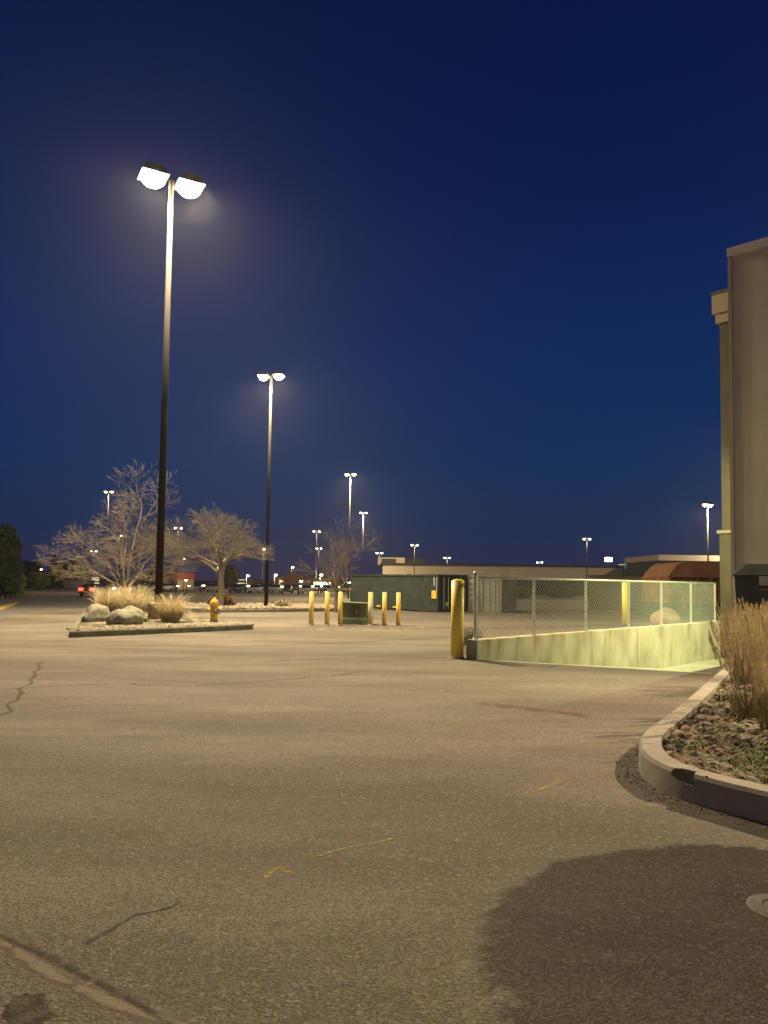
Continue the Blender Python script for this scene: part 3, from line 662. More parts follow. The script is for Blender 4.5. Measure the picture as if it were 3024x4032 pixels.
# main lamp with its concrete pedestal
PB = at(622, 2448)
t, h = street_lamp(697, 712, PB.y, 'nearest and brightest twin head lamp on a tall brown pole in the planted island', 2, 'pole', 'lens_main', .92, 1.25, .135, GL, power=38000, az=R(30))
t.location.x = PB.x; t.location.z = 0
MB().lathe([(.34, 0), (.34, .62), (.31, .66)], 24).build('pedestal', M['pedestal'], t, smooth=False)
street_lamp(1068, 1478, 49, 'second brightest twin head lamp, rising from the rear planted strip', 2, 'pole', 'lens_main', .72, 1.05, .13, GL, power=34000, az=R(-10))
MB_ = None
lamps = [
 (1380, 1866, 88, 2, 'lens', 'twin lamp high above the container, right of the second brightest lamp', 32000, .62),
 (1431, 2017, 136, 2, 'lens', 'smaller twin lamp just below and right of the one above the container', 30000, .62),
 (428, 1934, 104, 2, 'lens', 'twin lamp seen through the top of the big bare tree', 5000, .58),
 (702, 2078, 150, 2, 'lens', 'twin lamp just right of the brown pole above the second bare tree', 0, .6),
 (478, 2108, 170, 1, 'lens', 'single lamp seen through the middle of the big bare tree', 0, .6),
 (369, 2169, 190, 2, 'lens', 'low twin lamp behind the lower left branches of the big bare tree', 0, .7),
 (163, 2240, 210, 1, 'lens', 'single lamp over the dark evergreens at the left', 0, .9),
 (50, 2306, 150, 1, 'lens', 'very low white lamp near the left edge under the dark tree', 0, .9),
 (726, 2199, 190, 1, 'lens', 'lamp between the brown pole and the second bare tree trunk', 0, .8),
 (860, 2234, 200, 1, 'lens', 'small lamp beside the second bare tree trunk', 0, .6),
 (704, 2261, 205, 1, 'lens', 'left one of a close pair of low white lamps right of the brown pole', 0, .8),
 (728, 2259, 210, 1, 'lens', 'right one of a close pair of low white lamps right of the brown pole', 0, .8),
 (1042, 2159, 160, 1, 'lens', 'lamp peeking out left of the second brightest lamp pole', 0, .9),
 (1247, 2091, 150, 2, 'lens', 'twin lamp at the upper left tips of the small bare tree', 0, .62),
 (1255, 2158, 185, 2, 'lens', 'twin lamp at the left branches of the small bare tree', 0, .7),
 (1153, 2232, 205, 1, 'lens', 'curved lamp between the second lamp pole and the small bare tree', 0, .9),
 (1494, 2176, 175, 2, 'lens', 'twin lamp over the left end of the long store, beside the small bare tree', 0, .75),
 (1632, 2145, 150, 2, 'lens', 'twin lamp above the left part of the long store roof', 0, .7),
 (1761, 2195, 185, 2, 'lens', 'lamp just above the long store roof, left of the thick yellow bollard', 0, .75),
 (2125, 2213, 190, 2, 'lens_cool', 'tiny greenish lamp on the skyline above the middle of the fence', 0, .6),
 (2311, 2121, 150, 2, 'lens', 'twin lamp rising behind the long store, right of its middle', 0, .7),
 (978, 2265, 150, 1, 'lens_orange', 'leftmost orange lamp over the shops, under the second bare tree', 0, .9),
 (1088, 2262, 160, 1, 'lens_orange', 'middle orange lamp over the shops, right of the second lamp pole', 0, .8),
 (1267, 2261, 150, 1, 'lens_orange', 'rightmost orange lamp over the shops, left of the small bare tree trunk', 0, .95),
]
for px_, y_, Y_, n_, ln, lb, pw, sz in lamps:
    street_lamp(px_ - (.35 * F / Y_ if n_ == 1 else 0), y_, Y_, lb, n_, 'pole_grey', ln, sz * .8, .85 if Y_ < 140 else 1.15, .09 if Y_ < 120 else .10, GL, power=pw, color=(1, .77, .42), az=R(8 * ((px_ * 7) % 5 - 2)), glow=0 if pw else (2000 if 'orange' in ln else 1000))
street_lamp(2786, 1985, 72, 'bright twin lamp on a thin pole beside the right building corner', 2, 'pole_grey', 'lens', .6, .65, .09, GL, power=16000, az=R(30))
for x_, y_, pw, lb in ((-13, -16, 5200, 'unseen twin head fill lamp added behind the camera'), (60, 118, 90000, 'unseen twin head lamp added behind the tan building to light the long store')):  # unseen lamps added: fill for the foreground, light for the far store
    street_lamp(1512 + x_ / 60 * F, 2293 - 13 / 60 * F, 60, lb, 2, 'pole_grey', 'lens', .7, 1.1, .1, GL, power=pw)[0].location = (x_, y_, gz(x_, y_))
    for l_ in [o_ for o_ in COL.objects if o_.type == 'LIGHT'][-4:]: l_.location = (x_, y_, 13.2)

# ------------------------------------------------------------------ bare trees
def bare_tree(name, loc, label, h, w_, trunk_r, seed, trunk_h=.25, depth=6, stems=5, lean=.0, up=.25, twig=.0065, dens=3):
    rnd = random.Random(seed); t = empty(name, loc); tag(t, label, 'tree', 'bare trees on the islands')
    tr = MB(); tw = MB()
    def grow(p, d, ln, r, lv):
        n = 4 if lv < depth - 1 else 3
        for s in range(n):
            q = p + d * ln / n
            r1 = r * (.86 if lv < depth - 1 else .7)
            (tr if lv < 2 else tw).tube(p, q, r, r1, 6 if lv < 2 else (4 if lv < 4 else 3), False)
            p = q; r = r1
            d = (d + Vector((rnd.gauss(0, .13), rnd.gauss(0, .13), rnd.gauss(0, .09) + up * .06))).normalized()
            if lv < depth and s > 0:
                ax = d.orthogonal().normalized(); ax.rotate(Matrix.Rotation(rnd.uniform(0, 6.28), 3, d)); c_ = (d * rnd.uniform(.5, .9) + ax * rnd.uniform(.6, 1.0)).normalized()
                if c_.z < -.25: c_.z = -.1
                grow(p, c_.normalized(), ln * rnd.uniform(.5, .75), max(twig, r * .6), lv + 1)
        if lv < depth: grow(p, d, ln * .6, max(twig, r * .8), lv + 1)
    th = h * trunk_h; base = Vector((0, 0, -.05)); q = Vector((lean * .3, 0, th))
    tr.tube(base, q, trunk_r, trunk_r * .8, 10, False)
    for k in range(stems):
        an = 2 * math.pi * (k + rnd.uniform(-.25, .25)) / stems; f = rnd.uniform(.75, 1.1)
        hz = w_ / 2 * f * (.35 if k % 3 == 0 else 1); vt = (h - th) * rnd.uniform(.55, .85) * (1.1 if k % 3 == 0 else .55)
        d = Vector((math.cos(an) * hz, math.sin(an) * hz, vt)); L0 = d.length * .52
        grow(q + Vector((0, 0, -th * .25 * rnd.random())), d.normalized(), L0, trunk_r * .55, 1)
    tr.build('trunk', M['bark'], t, fix=False); tw.build('crown', M['twig'], t, fix=False)
    print('tree', label[:20], len(tw.f))
    return t
p = atY(488, 2400, 33)
bare_tree('bare_tree', (p.x, 33, gz(0, 33)), 'big spreading bare tree on the planted island left of the brown lamp pole', 6.9, 5.3, .12, 5, .16, 6, 9, up=.2, twig=.0065)
p = atY(868, 2380, 46)
bare_tree('bare_tree', (p.x, 46, gz(0, 46)), 'dense round bare tree with a forked trunk on the rear strip, behind the hydrant', 7.4, 6.8, .22, 8, .40, 6, 9, up=.1, twig=.008)
p = atY(1322, 2375, 44)
bare_tree('bare_tree', (p.x, 44, gz(0, 44)), 'small open bare tree between the slim bollards and the long store', 6.0, 4.8, .11, 12, .26, 5, 7, up=.25, twig=.009)
# ------------------------------------------------------------------ left island
def island(name, front, depth_v, h, label):
    pass
I0 = at(268, 2512); I1 = at(1012, 2478)
dv = (I1 - I0).normalized(); nv = Vector((-dv.y, dv.x, 0))
LI = (I1 - I0).length
pts = [at(352, 2398), at(326, 2425), at(299, 2462), at(277, 2494), at(272, 2510), at(284, 2511), I0.lerp(I1, .5), I1 - dv * .15]
for p_ in pts: p_.z = 0
kerb('island_kerb', smooth_path(pts, 2), .15, .15, M['curb_dark'], 'dark concrete kerb along the front of the planted lamp island', side=-1)
isl = [at(356, 2398), at(303, 2462), at(280, 2505), I1 + nv * .1 - dv * .2, at(960, 2462), at(800, 2440), at(740, 2415), at(700, 2398)]
isl = [Vector((p_.x, p_.y, 0)) for p_ in isl]
bm = bmesh.new(); bm.faces.new([bm.verts.new((p_.x, p_.y, .11)) for p_ in isl]); bmesh.ops.triangulate(bm, faces=bm.faces[:])
for _ in range(4): bmesh.ops.subdivide_edges(bm, edges=[e_ for e_ in bm.edges if e_.calc_length() > .6], cuts=1, use_grid_fill=True)
for v in bm.verts: v.co.z += gz(v.co.x, v.co.y) + .05 * noise.noise(v.co * 1.3) + .02 * noise.noise(v.co * 6)
me = bpy.data.meshes.new('island_bed'); bm.to_mesh(me); bm.free(); me.materials.append(M['rocky'])
o = bpy.data.objects.new('island_bed', me); COL.objects.link(o); tag(o, kind='structure')
def gravel(name, poly_fn, n, label, m='rock1', s=(.03, .09), seed=1):
    rnd = random.Random(seed); b = MB()
    for _ in range(n):
        p_ = poly_fn(rnd); q = rnd.uniform(*s); M3 = Matrix.Rotation(rnd.uniform(0, 3), 3, 'Z') @ Matrix.Rotation(rnd.uniform(-.6, .6), 3, 'X')
        vs = [p_ + M3 @ Vector((a_ * q, b_ * q * .8, c_ * q * .6)) for a_, b_, c_ in ((1, 0, 0), (-1, 0, 0), (0, 1, 0), (0, -1, 0), (0, 0, 1), (0, 0, -1))]
        b.add(vs, [(0, 2, 4), (2, 1, 4), (1, 3, 4), (3, 0, 4), (2, 0, 5), (1, 2, 5), (3, 1, 5), (0, 3, 5)])
    o = b.build(name, M[m], fix=False); tag(o, label, 'gravel', kind='stuff'); return o
gravel('gravel', lambda r_: I0 + dv * r_.uniform(.2, LI - .2) + nv * (.2 + .9 * r_.random() ** 1.5) + dv * .25 + Vector((0, 0, .15)), 1500, 'pale broken gravel on the planted lamp island', seed=31)
def boulder(px_, py_, wpx, hpx, label, m='boulder', seed=1, z0=.1, flat=.7, Y=None):
    p = at(px_, py_) if Y is None else Vector((atY(px_, py_, Y).x, Y, gz(0, Y)))
    w_ = wpx * p.y / F; h_ = hpx * p.y / F
    me = rock_mesh(seed, M[m], 4, .38, .8)
    for pl in me.polygons: pl.use_smooth = True
    o = bpy.data.objects.new('boulder', me); COL.objects.link(o); o.location = (p.x, p.y + w_ * .3, gz(p.x, p.y) + z0 + .2 * h_)
    o.scale = (w_ * .95, w_ * .8, h_ * 1.5); o.rotation_euler = (0, 0, seed * 1.3); tag(o, label, 'boulder'); return o
boulder(480, 2476, 150, 96, 'large grey topped boulder at the front of the lamp island', seed=3)
boulder(362, 2462, 120, 92, 'mossy boulder at the left corner of the lamp island', seed=6)
G2 = 'dry ornamental grass mounds on the lamp island'
def mound(px_, py_, h_, rad, label, seed):
    p = at(px_, py_); rnd = random.Random(seed); t = empty('ornamental_grass', (p.x, p.y, .1 + gz(p.x, p.y))); tag(t, label, 'grass', G2)
    b = MB(); blades(b, 800, rad * .4, h_, .42, .011, rnd, hv=.45, droop=.25); b.build('blades', M['plume'], t, fix=False)
    b = MB(); blades(b, 400, rad * .4, h_ * .6, .7, .016, rnd, hv=.5, droop=.4); b.build('lower_blades', M['straw_low'], t, fix=False)
mound(425, 2425, 1.45, .8, 'golden grass mound behind the mossy boulder', 71)
mound(510, 2428, 1.6, .95, 'tallest golden grass mound, behind the large boulder', 72)
mound(672, 2462, 1.25, .65, 'brown grass mound right of the lamp pedestal', 73)
mound(580, 2420, 1.0, .5, 'thin grass mound left of the lamp pedestal', 75)
G3 = 'weeds on the lamp island'
weed('weed', at(560, 2462) + Vector((0, 0, .12)), 'green weed tuft right of the large boulder', .25, 60, 80, 'weed', G3, .03, rad=.12)
weed('weed', at(345, 2500) + Vector((0, 0, .12)), 'green weeds at the left kerb corner of the lamp island', .16, 90, 81, 'shrub', G3, .03, rad=.35)
weed('weed', at(400, 2490) + Vector((0, 0, .12)), 'low green weeds in front of the mossy boulder', .14, 90, 82, 'shrub', G3, .03, rad=.3)
# hydrant
def hydrant():
    t = empty('fire_hydrant', at(842, 2464) + Vector((0, 0, .02)), R(20)); tag(t, 'yellow fire hydrant at the right end of the lamp island', 'hydrant')
    t.scale = (1.05, 1.05, 1.05)
    MB().lathe([(.17, 0), (.17, .05), (.12, .07), (.12, .14)], 20).build('base_flange', M['iron'], t, smooth=False)
    MB().lathe([(.105, .14), (.105, .30), (.115, .32), (.105, .34), (.11, .56), (.135, .57), (.135, .61)], 20).build('barrel', M['hydrant'], t, smooth=True)
    MB().lathe([(.14, .61), (.14, .64), (.125, .70), (.09, .76), (.04, .79), (.035, .80), (.035, .84)], 20).build('bonnet', M['hydrant'], t, smooth=True)
    for s in (-1, 1): MB().tube((s * .09, 0, .46), (s * .2, 0, .46), .055, n=14).build('side_cap', M['hydrant'], t)
    MB().tube((.05, -.08, .42), (.08, -.22, .42), .085, n=16).build('pumper_cap', M['iron'], t)
hydrant()
# ------------------------------------------------------------------ rear planted strip
p0 = at(640, 2414); p1 = at(1345, 2407)
strip_poly = [p0, p1, at(1385, 2396), at(1290, 2384), at(640, 2386)]
for q_ in strip_poly: q_.z = 0
bm = bmesh.new(); bm.faces.new([bm.verts.new(p_) for p_ in strip_poly]); bmesh.ops.triangulate(bm, faces=bm.faces[:])
for _ in range(5): bmesh.ops.subdivide_edges(bm, edges=[e_ for e_ in bm.edges if e_.calc_length() > .7], cuts=1, use_grid_fill=True)
for v in bm.verts: v.co.z = gz(v.co.x, v.co.y) + .13 + .08 * noise.noise(v.co * .9)
me = bpy.data.meshes.new('rear_bed'); bm.to_mesh(me); bm.free(); me.materials.append(M['rocky'])
o = bpy.data.objects.new('rear_bed', me); COL.objects.link(o); tag(o, kind='structure')
kerb('rear_kerb', [Vector((p_.x, p_.y, 0)) for p_ in (p0.lerp(p1, k / 12) for k in range(13))], .15, .15, M['curb_dark'], 'thin dark kerb along the rear planted strip beyond the bollards', side=-1)
def in_strip(r_):
    u_ = r_.random(); v_ = r_.random(); f = p0.lerp(p1, u_); bk = at(640, 2386).lerp(at(1290, 2384), u_); q = f.lerp(bk, .05 + .9 * v_); return Vector((q.x, q.y, gz(q.x, q.y) + .2))
gravel('rock_mulch', in_strip, 1800, 'pale broken rock covering the rear planted strip', s=(.08, .24), seed=33)
def leafy(name, loc, w_, h_, m, label, n=1800, seed=1, ls=.12, cat='shrub', even=.45, conif=False, trunk=False, group=None):
    rnd = random.Random(seed); t = empty(name, loc); tag(t, label, cat, group); b = MB()
    for _ in range(n):
        d = Vector((rnd.gauss(0, 1), rnd.gauss(0, 1), rnd.gauss(0, 1))).normalized(); rr = rnd.random() ** .4
        if conif:
            z = rnd.random() ** 1.3; rad = (1 - z) * w_ / 2 * (.75 + .25 * math.sin(z * 40)) + .04; an = rnd.uniform(0, 6.28); p_ = Vector((math.cos(an) * rad * rr, math.sin(an) * rad * rr, z * h_))
        else:
            k = 1 + even * noise.noise(d * 2.3 + Vector((seed, 0, 0))); p_ = Vector((d.x * w_ / 2 * rr * k, d.y * w_ / 2 * rr * k, h_ * .52 + d.z * h_ * .48 * rr * k))
            if p_.z < 0: p_.z = rnd.random() * .2
        s = ls * rnd.uniform(.5, 1.2); a_ = Vector((rnd.gauss(0, 1), rnd.gauss(0, 1), rnd.gauss(0, 1))).normalized() * s; c_ = a_.orthogonal().normalized() * s * .5
        b.add([p_ - a_, p_ + c_, p_ + a_, p_ - c_], [(0, 1, 2, 3)])
    if trunk: MB().tube((0, 0, -.05), (0, 0, h_ * .5), w_ * .05, w_ * .02, 8).build('trunk', M['bark'], t)
    b.build('crown', M[m], t, fix=False); return t
def leafy_px(name, px_, yb, Y, wpx, hpx, m, label, **k):
    x = atY(px_, yb, Y).x; leafy(name, (x, Y, gz(x, Y)), wpx * Y / F, hpx * Y / F, m, label, **k)
leafy_px('shrub', 872, 2395, 49, 95, 62, 'rustbush', 'rusty red round shrub behind the hydrant on the rear strip', seed=91)
leafy_px('shrub', 1115, 2395, 49, 60, 40, 'straw', 'pale dry shrub under the second brightest lamp', seed=92)
# ------------------------------------------------------------------ left background: evergreens, verge
GT = 'dark trees along the far side of the road'
leafy_px('evergreen_tree', 8, 2355, 70, 130, 275, 'evergreen', 'big dark tree cut by the left edge of the view', n=9000, seed=101, ls=.35, cat='tree', trunk=True, group=GT)
leafy_px('evergreen_tree', 60, 2355, 74, 70, 110, 'shrub', 'dark bush under the big tree at the left edge', n=1500, seed=111, ls=.25, cat='tree', trunk=True, group=GT)
leafy_px('evergreen_tree', 112, 2345, 140, 90, 105, 'evergreen', 'round dark tree left of the single white lamp over the road', n=3000, seed=102, ls=.5, cat='tree', trunk=True, group=GT)
leafy_px('conifer_tree', 210, 2340, 150, 95, 120, 'evergreen', 'pointed dark conifer above the car with red tail lights', n=3500, seed=103, ls=.5, cat='tree', conif=True, trunk=True, group=GT)
leafy_px('evergreen_tree', 285, 2338, 160, 120, 98, 'evergreen', 'wide dark tree right of the pointed conifer', n=3000, seed=104, ls=.6, cat='tree', trunk=True, group=GT)
leafy_px('shrub', 152, 2335, 120, 75, 70, 'shrub', 'olive roadside shrub left of the car with red tail lights', n=1800, seed=105, ls=.35)
leafy_px('evergreen_tree', 590, 2330, 170, 70, 70, 'evergreen', 'dark tree left of the red topped shop', n=1500, seed=106, ls=.5, cat='tree', trunk=True, group=GT)
leafy_px('conifer_tree', 905, 2330, 170, 60, 92, 'evergreen', 'dark tree above the shops, right of the second bare tree trunk', n=1500, seed=107, ls=.5, cat='tree', trunk=True, group=GT)
leafy_px('evergreen_tree', 1165, 2330, 175, 110, 62, 'rustbush', 'brown bare crowned tree above the shops left of the small bare tree', n=1500, seed=108, ls=.5, cat='tree', trunk=True, group=GT)
leafy_px('evergreen_tree', 700, 2335, 165, 90, 38, 'shrub', 'low bush in front of the red topped shop', n=900, seed=109, ls=.4, cat='tree', trunk=True, group=GT)
sheet('verge', [at(-60, 2356), at(110, 2345), at(190, 2331), (-75, 160), (-130, 160), (-100, 70)], M['verge'], .02)
strip('road_edge_line', [at(-40, 2354), at(120, 2347), at(185, 2332)], .5, M['gutter'], .03)
# ------------------------------------------------------------------ cars
def car(loc, rz, m, label, lights=None, group=None, st=None):
    t = empty('parked_car', loc, rz); tag(t, label, 'car', group)
    prof = [(-2.2, .35), (2.15, .35), (2.25, .55), (2.15, .8), (1.25, .95), (-1.7, 1.0), (-2.2, .95)]
    MB().prism(prof, -.85, .85).build('body', m, t, bevel=.06)
    cab = MB().add([(-1.75, -.8, .96), (1.2, -.8, .93), (1.2, .8, .93), (-1.75, .8, .96), (-1.15, -.62, 1.42), (.35, -.62, 1.42), (.35, .62, 1.42), (-1.15, .62, 1.42)],
                   [(0, 3, 2, 1), (0, 1, 5, 4), (1, 2, 6, 5), (2, 3, 7, 6), (3, 0, 4, 7), (4, 5, 6, 7)]).build('windows', M['glass'], t)
    MB().box((-.4, 0, 1.43), (1.5, 1.2, .04)).build('roof', m, t)
    for x in (-1.35, 1.35):
        for s in (-1, 1): MB().tube((x, s * .72, .33), (x, s * .88, .33), .33, n=14).build('wheel', M['tyre'], t)
    if lights == 'tail':
        for s in (-1, 1): MB().box((-2.22, s * .6, .82), (.08, .5, .3)).build('tail_light', M['red_lens'], t)
        MB().box((-2.24, 0, .55), (.04, .5, .13)).build('plate', M['white'], t)
    else:
        for s in (-1, 1): MB().box((2.2, s * .62, .72), (.1, .34, .16)).build('headlight', M['white_lens'] if lights == 'head' else M['white'], t)
    return t
c = at(368, 2349)
car((c.x, c.y, gz(c.x, c.y)), R(92), M['car3'], 'dark red car driving away with both tail lights glowing', 'tail')
c = at(487, 2332)
k_ = car((c.x, 100, -.6), R(-88), M['car2'], 'car facing the camera with glaring white headlights behind the golden grass', 'head')
x0 = atY(487, 2320, 100).x; k_.location = (x0, 100, -.6)
rnd = random.Random(44); i = 0
for px_ in (812, 845, 935, 960, 1005, 1030, 1065, 1085, 1130, 1165, 1205, 1240, 1285, 1310, 1350, 1372, 640, 668):
    Y = 118 + 10 * rnd.random() + (12 if i % 3 == 0 else 0); x = atY(px_, 2330, Y).x
    car((x, Y, -.59), R(-90 + rnd.uniform(-6, 6)), M[('car1', 'car2', 'car1')[i % 3]], 'parked car among the dim rows in the far lot under the orange lamps', None, 'cars parked in the far lot'); i += 1
# low glaring lights on short posts among the far lot
ll = [(979, 2304, 'lens', 'low white light in the far lot under the leftmost orange lamp'), (1112, 2307, 'lens', 'low white light in the far lot right of the second lamp pole'), (1187, 2286, 'lens_cool', 'cool white upper light of the pair left of the small bare tree'),
      (1184, 2305, 'lens_shop', 'yellowish lower light of the pair left of the small bare tree'), (1233, 2306, 'lens', 'low warm light left of the glowing shop window'), (1339, 2308, 'lens', 'low warm light at the right end of the glowing shop window'),
      (1376, 2291, 'lens_cool', 'small cool light left of the green container'), (1381, 2316, 'lens_orange', 'low amber light left of the green container'), (802, 2303, 'lens', 'low white light right of the thick lamp glow beside the hydrant'),
      (745, 2303, 'lens_shop', 'low yellowish light right of the red topped shop'), (702, 2304, 'lens', 'low white light in front of the red topped shop'), (733, 2281, 'lens', 'small white light under the close pair of lamps')]
for px_, y_, ln, lb in ll:
    street_lamp(px_ - 10, y_, 112, lb, 1, 'pole_grey', ln, .5, .8, .06, 'low lights in the far lot')
# ------------------------------------------------------------------ shops
def shop(px0, px1, yt, Y, mw, mt, label, dep=14, glow=None, band=.25, yb=None):
    a_ = atY(px0, yt, Y); b_ = atY(px1, yt, Y); w_ = b_.x - a_.x; h_ = a_.z + .6
    t = empty('shop_building', ((a_.x + b_.x) / 2, Y, -.6)); tag(t, label, 'building')
    MB().box((0, dep / 2, h_ * (1 - band) / 2), (w_, dep, h_ * (1 - band))).build('wall', M[mw], t)
    MB().box((0, dep / 2 - .2, h_ * (1 - band / 2)), (w_ + .4, dep + .4, h_ * band)).build('roof', M[mt], t)
    n = max(2, int(w_ / 7))
    for k in range(n):
        x = -w_ / 2 + (k + .5) * w_ / n
        MB().box((x, -.03, 1.3), (w_ / n * .6, .08, 1.9)).build('window', glow if (glow and k % 2 == 0) else M['lens_dim' if k % 3 != 1 else 'glass'], t)
    return t
shop(610, 694, 2253, 150, 'shop_tan', 'shop_red', 'tan shop with a red roof band behind the brown lamp pole', band=.38)
shop(352, 448, 2287, 150, 'shop_pink', 'shop_pink', 'low pinkish shop behind the golden grass left of the big bare tree', band=.2)
shop(890, 1075, 2284, 185, 'shop_dark', 'shop_dark', 'dark long shop under the leftmost orange lamp', band=.3)
shop(1088, 1205, 2272, 180, 'shop_dark', 'rust', 'dark shop with an orange lit roof edge left of the small bare tree', band=.10)
shop(1215, 1432, 2274, 175, 'shop_dark', 'shop_dark', 'dark shop with a glowing yellow window behind the small bare tree', glow=M['lens_shop'], band=.35)
# white boundary wall on the left
a_ = atY(245, 2308, 150); b_ = atY(372, 2310, 150)
o = MB().box(((a_.x + b_.x) / 2, 150, .25), (b_.x - a_.x, .3, 1.7)).build('boundary_wall', M['far_wall']); tag(o, 'low pale boundary wall beyond the red tailed car', 'wall')
# ------------------------------------------------------------------ long store and its wings
def px_box(name, x0, x1, yt, Y, dep, m, parent, zb=-.6, ytr=None):
    a_ = atY(x0, yt, Y); b_ = atY(x1, yt if ytr is None else ytr, Y); top = (a_.z + b_.z) / 2
    return MB().box(((a_.x + b_.x) / 2, Y + dep / 2, (top + zb) / 2), (b_.x - a_.x, dep, top - zb)).build(name, m, parent)
t = empty('long_store', (0, 0, 0)); tag(t, 'long low beige store with a dark roof edge behind the containers', 'building')
px_box('wall', 1507, 2518, 2226, 150, 30, M['far_wall'], t, ytr=2231)
zt = atY(2010, 2228, 150).z; zf = atY(2010, 2273, 150).z
x0 = atY(1507, 2228, 150).x; x1 = atY(2518, 2228, 150).x
MB().box(((x0 + x1) / 2, 165, zt + .12), (x1 - x0 + 1, 31, .26)).build('roof_edge', M['far_trim'], t)
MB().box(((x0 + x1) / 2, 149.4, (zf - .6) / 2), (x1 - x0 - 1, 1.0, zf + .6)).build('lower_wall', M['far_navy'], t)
for px_ in (1640, 1760, 1905, 2040, 2170, 2300, 2420):
    x = atY(px_, 2300, 148.7).x; MB().box((x, 148.85, .75), (2.2, .1, 2.5)).build('door', M['far_trim'], t)
u = empty('roof_unit', (atY(1540, 2215, 156).x, 156, zt + .2)); tag(u, 'boxy pale roof unit on the left end of the long store', 'roof unit')
MB().box((0, 0, .55), (5.6, 4, 1.5)).build('housing', M['far_wall'], u); MB().box((4.8, 1, .5), (4.6, 3, 1.3)).build('duct', M['far_green'], u)
MB().box((-.5, -2.05, .55), (3, .06, .9)).build('grille', M['pole_grey'], u)
t = empty('blue_annex', (0, 0, 0)); tag(t, 'deep blue block with a thin pale top at the right end of the long store', 'building')
px_box('wall', 2519, 2592, 2219, 140, 12, M['far_blue'], t)
px_box('roof_edge', 2517, 2594, 2216, 139.8, 12.4, M['cap'], t, zb=atY(2550, 2219.5, 140).z)
t = empty('raised_annex', (0, 0, 0)); tag(t, 'taller dark annex with a broad pale top band behind the rusty container', 'building')
px_box('wall', 2593, 2990, 2209, 120, 16, M['far_green'], t)
px_box('roof_band', 2592, 2992, 2187, 119.7, 16.6, M['far_wall'], t, zb=atY(2750, 2209, 120).z)
px_box('pale_ledge', 2560, 2640, 2256, 119.0, 1, M['cap'], t, zb=atY(2600, 2262, 119).z)
# floodlight above the store, lights fixed on its wall
q = atY(2395, 2205, 152); t = empty('floodlight', (q.x, 152, zt + .2)); tag(t, 'bright greenish white floodlight standing on the right part of the store roof', 'floodlight')
MB().tube((0, 0, 0), (0, 0, q.z - zt - .1), .07).build('pole', M['pole_grey'], t); MB().box((0, .1, q.z - zt - .1), (1.5, .3, .9)).build('housing', M['head'], t); MB().box((0, -.1, q.z - zt - .1), (1.5, .12, .8)).build('lens', M['lens_cool'], t)
for px_, y_, s_, lb in ((1988, 2272, 1.3, 'large warm wall light on the store, right of the fence end post'), (1611, 2263, .7, 'small white wall light on the store just above the green container')):
    q = atY(px_, y_, 148.8); t = empty('wall_light', (q.x, 148.85 if px_ > 1700 else 149.8, q.z)); tag(t, lb, 'lamp', 'wall lights on the long store')
    MB().box((0, 0, .25 * s_), (1.3 * s_, .5, .3 * s_)).build('housing', M['head'], t); MB().prism([(-.75 * s_, -.3 * s_), (.75 * s_, -.3 * s_), (.5 * s_, .1 * s_), (-.5 * s_, .1 * s_)], -.35, -.1).build('lens', M['lens'], t)
# far hedge and islands in front of the store
for px_, hp, wp, m_, lb in ((1930, 42, 60, 'shrub', 'pale shrub before the store, left in the first fence bay'), (2055, 44, 75, 'shrub', 'pale shrub before the store, right in the first fence bay'), (2200, 48, 170, 'evergreen', 'long dark hedge before the store, seen through the second fence bay'), (1990, 40, 90, 'evergreen', 'dark shrub between the two pale shrubs before the store')):
    leafy_px('shrub', px_, 2345, 110 if m_ == 'shrub' else 114, wp, hp, m_, lb, n=2200, seed=px_, ls=.3)
a1 = at(1900, 2372); a2 = at(2420, 2369)
o = kerb('far_island_kerb', [Vector((v_.x, v_.y, 0)) for v_ in (a1.lerp(a2, k / 6) for k in range(7))], 1.2, .22, M['curb'], 'pale kerbed median in the lot seen through the fence', side=-1)
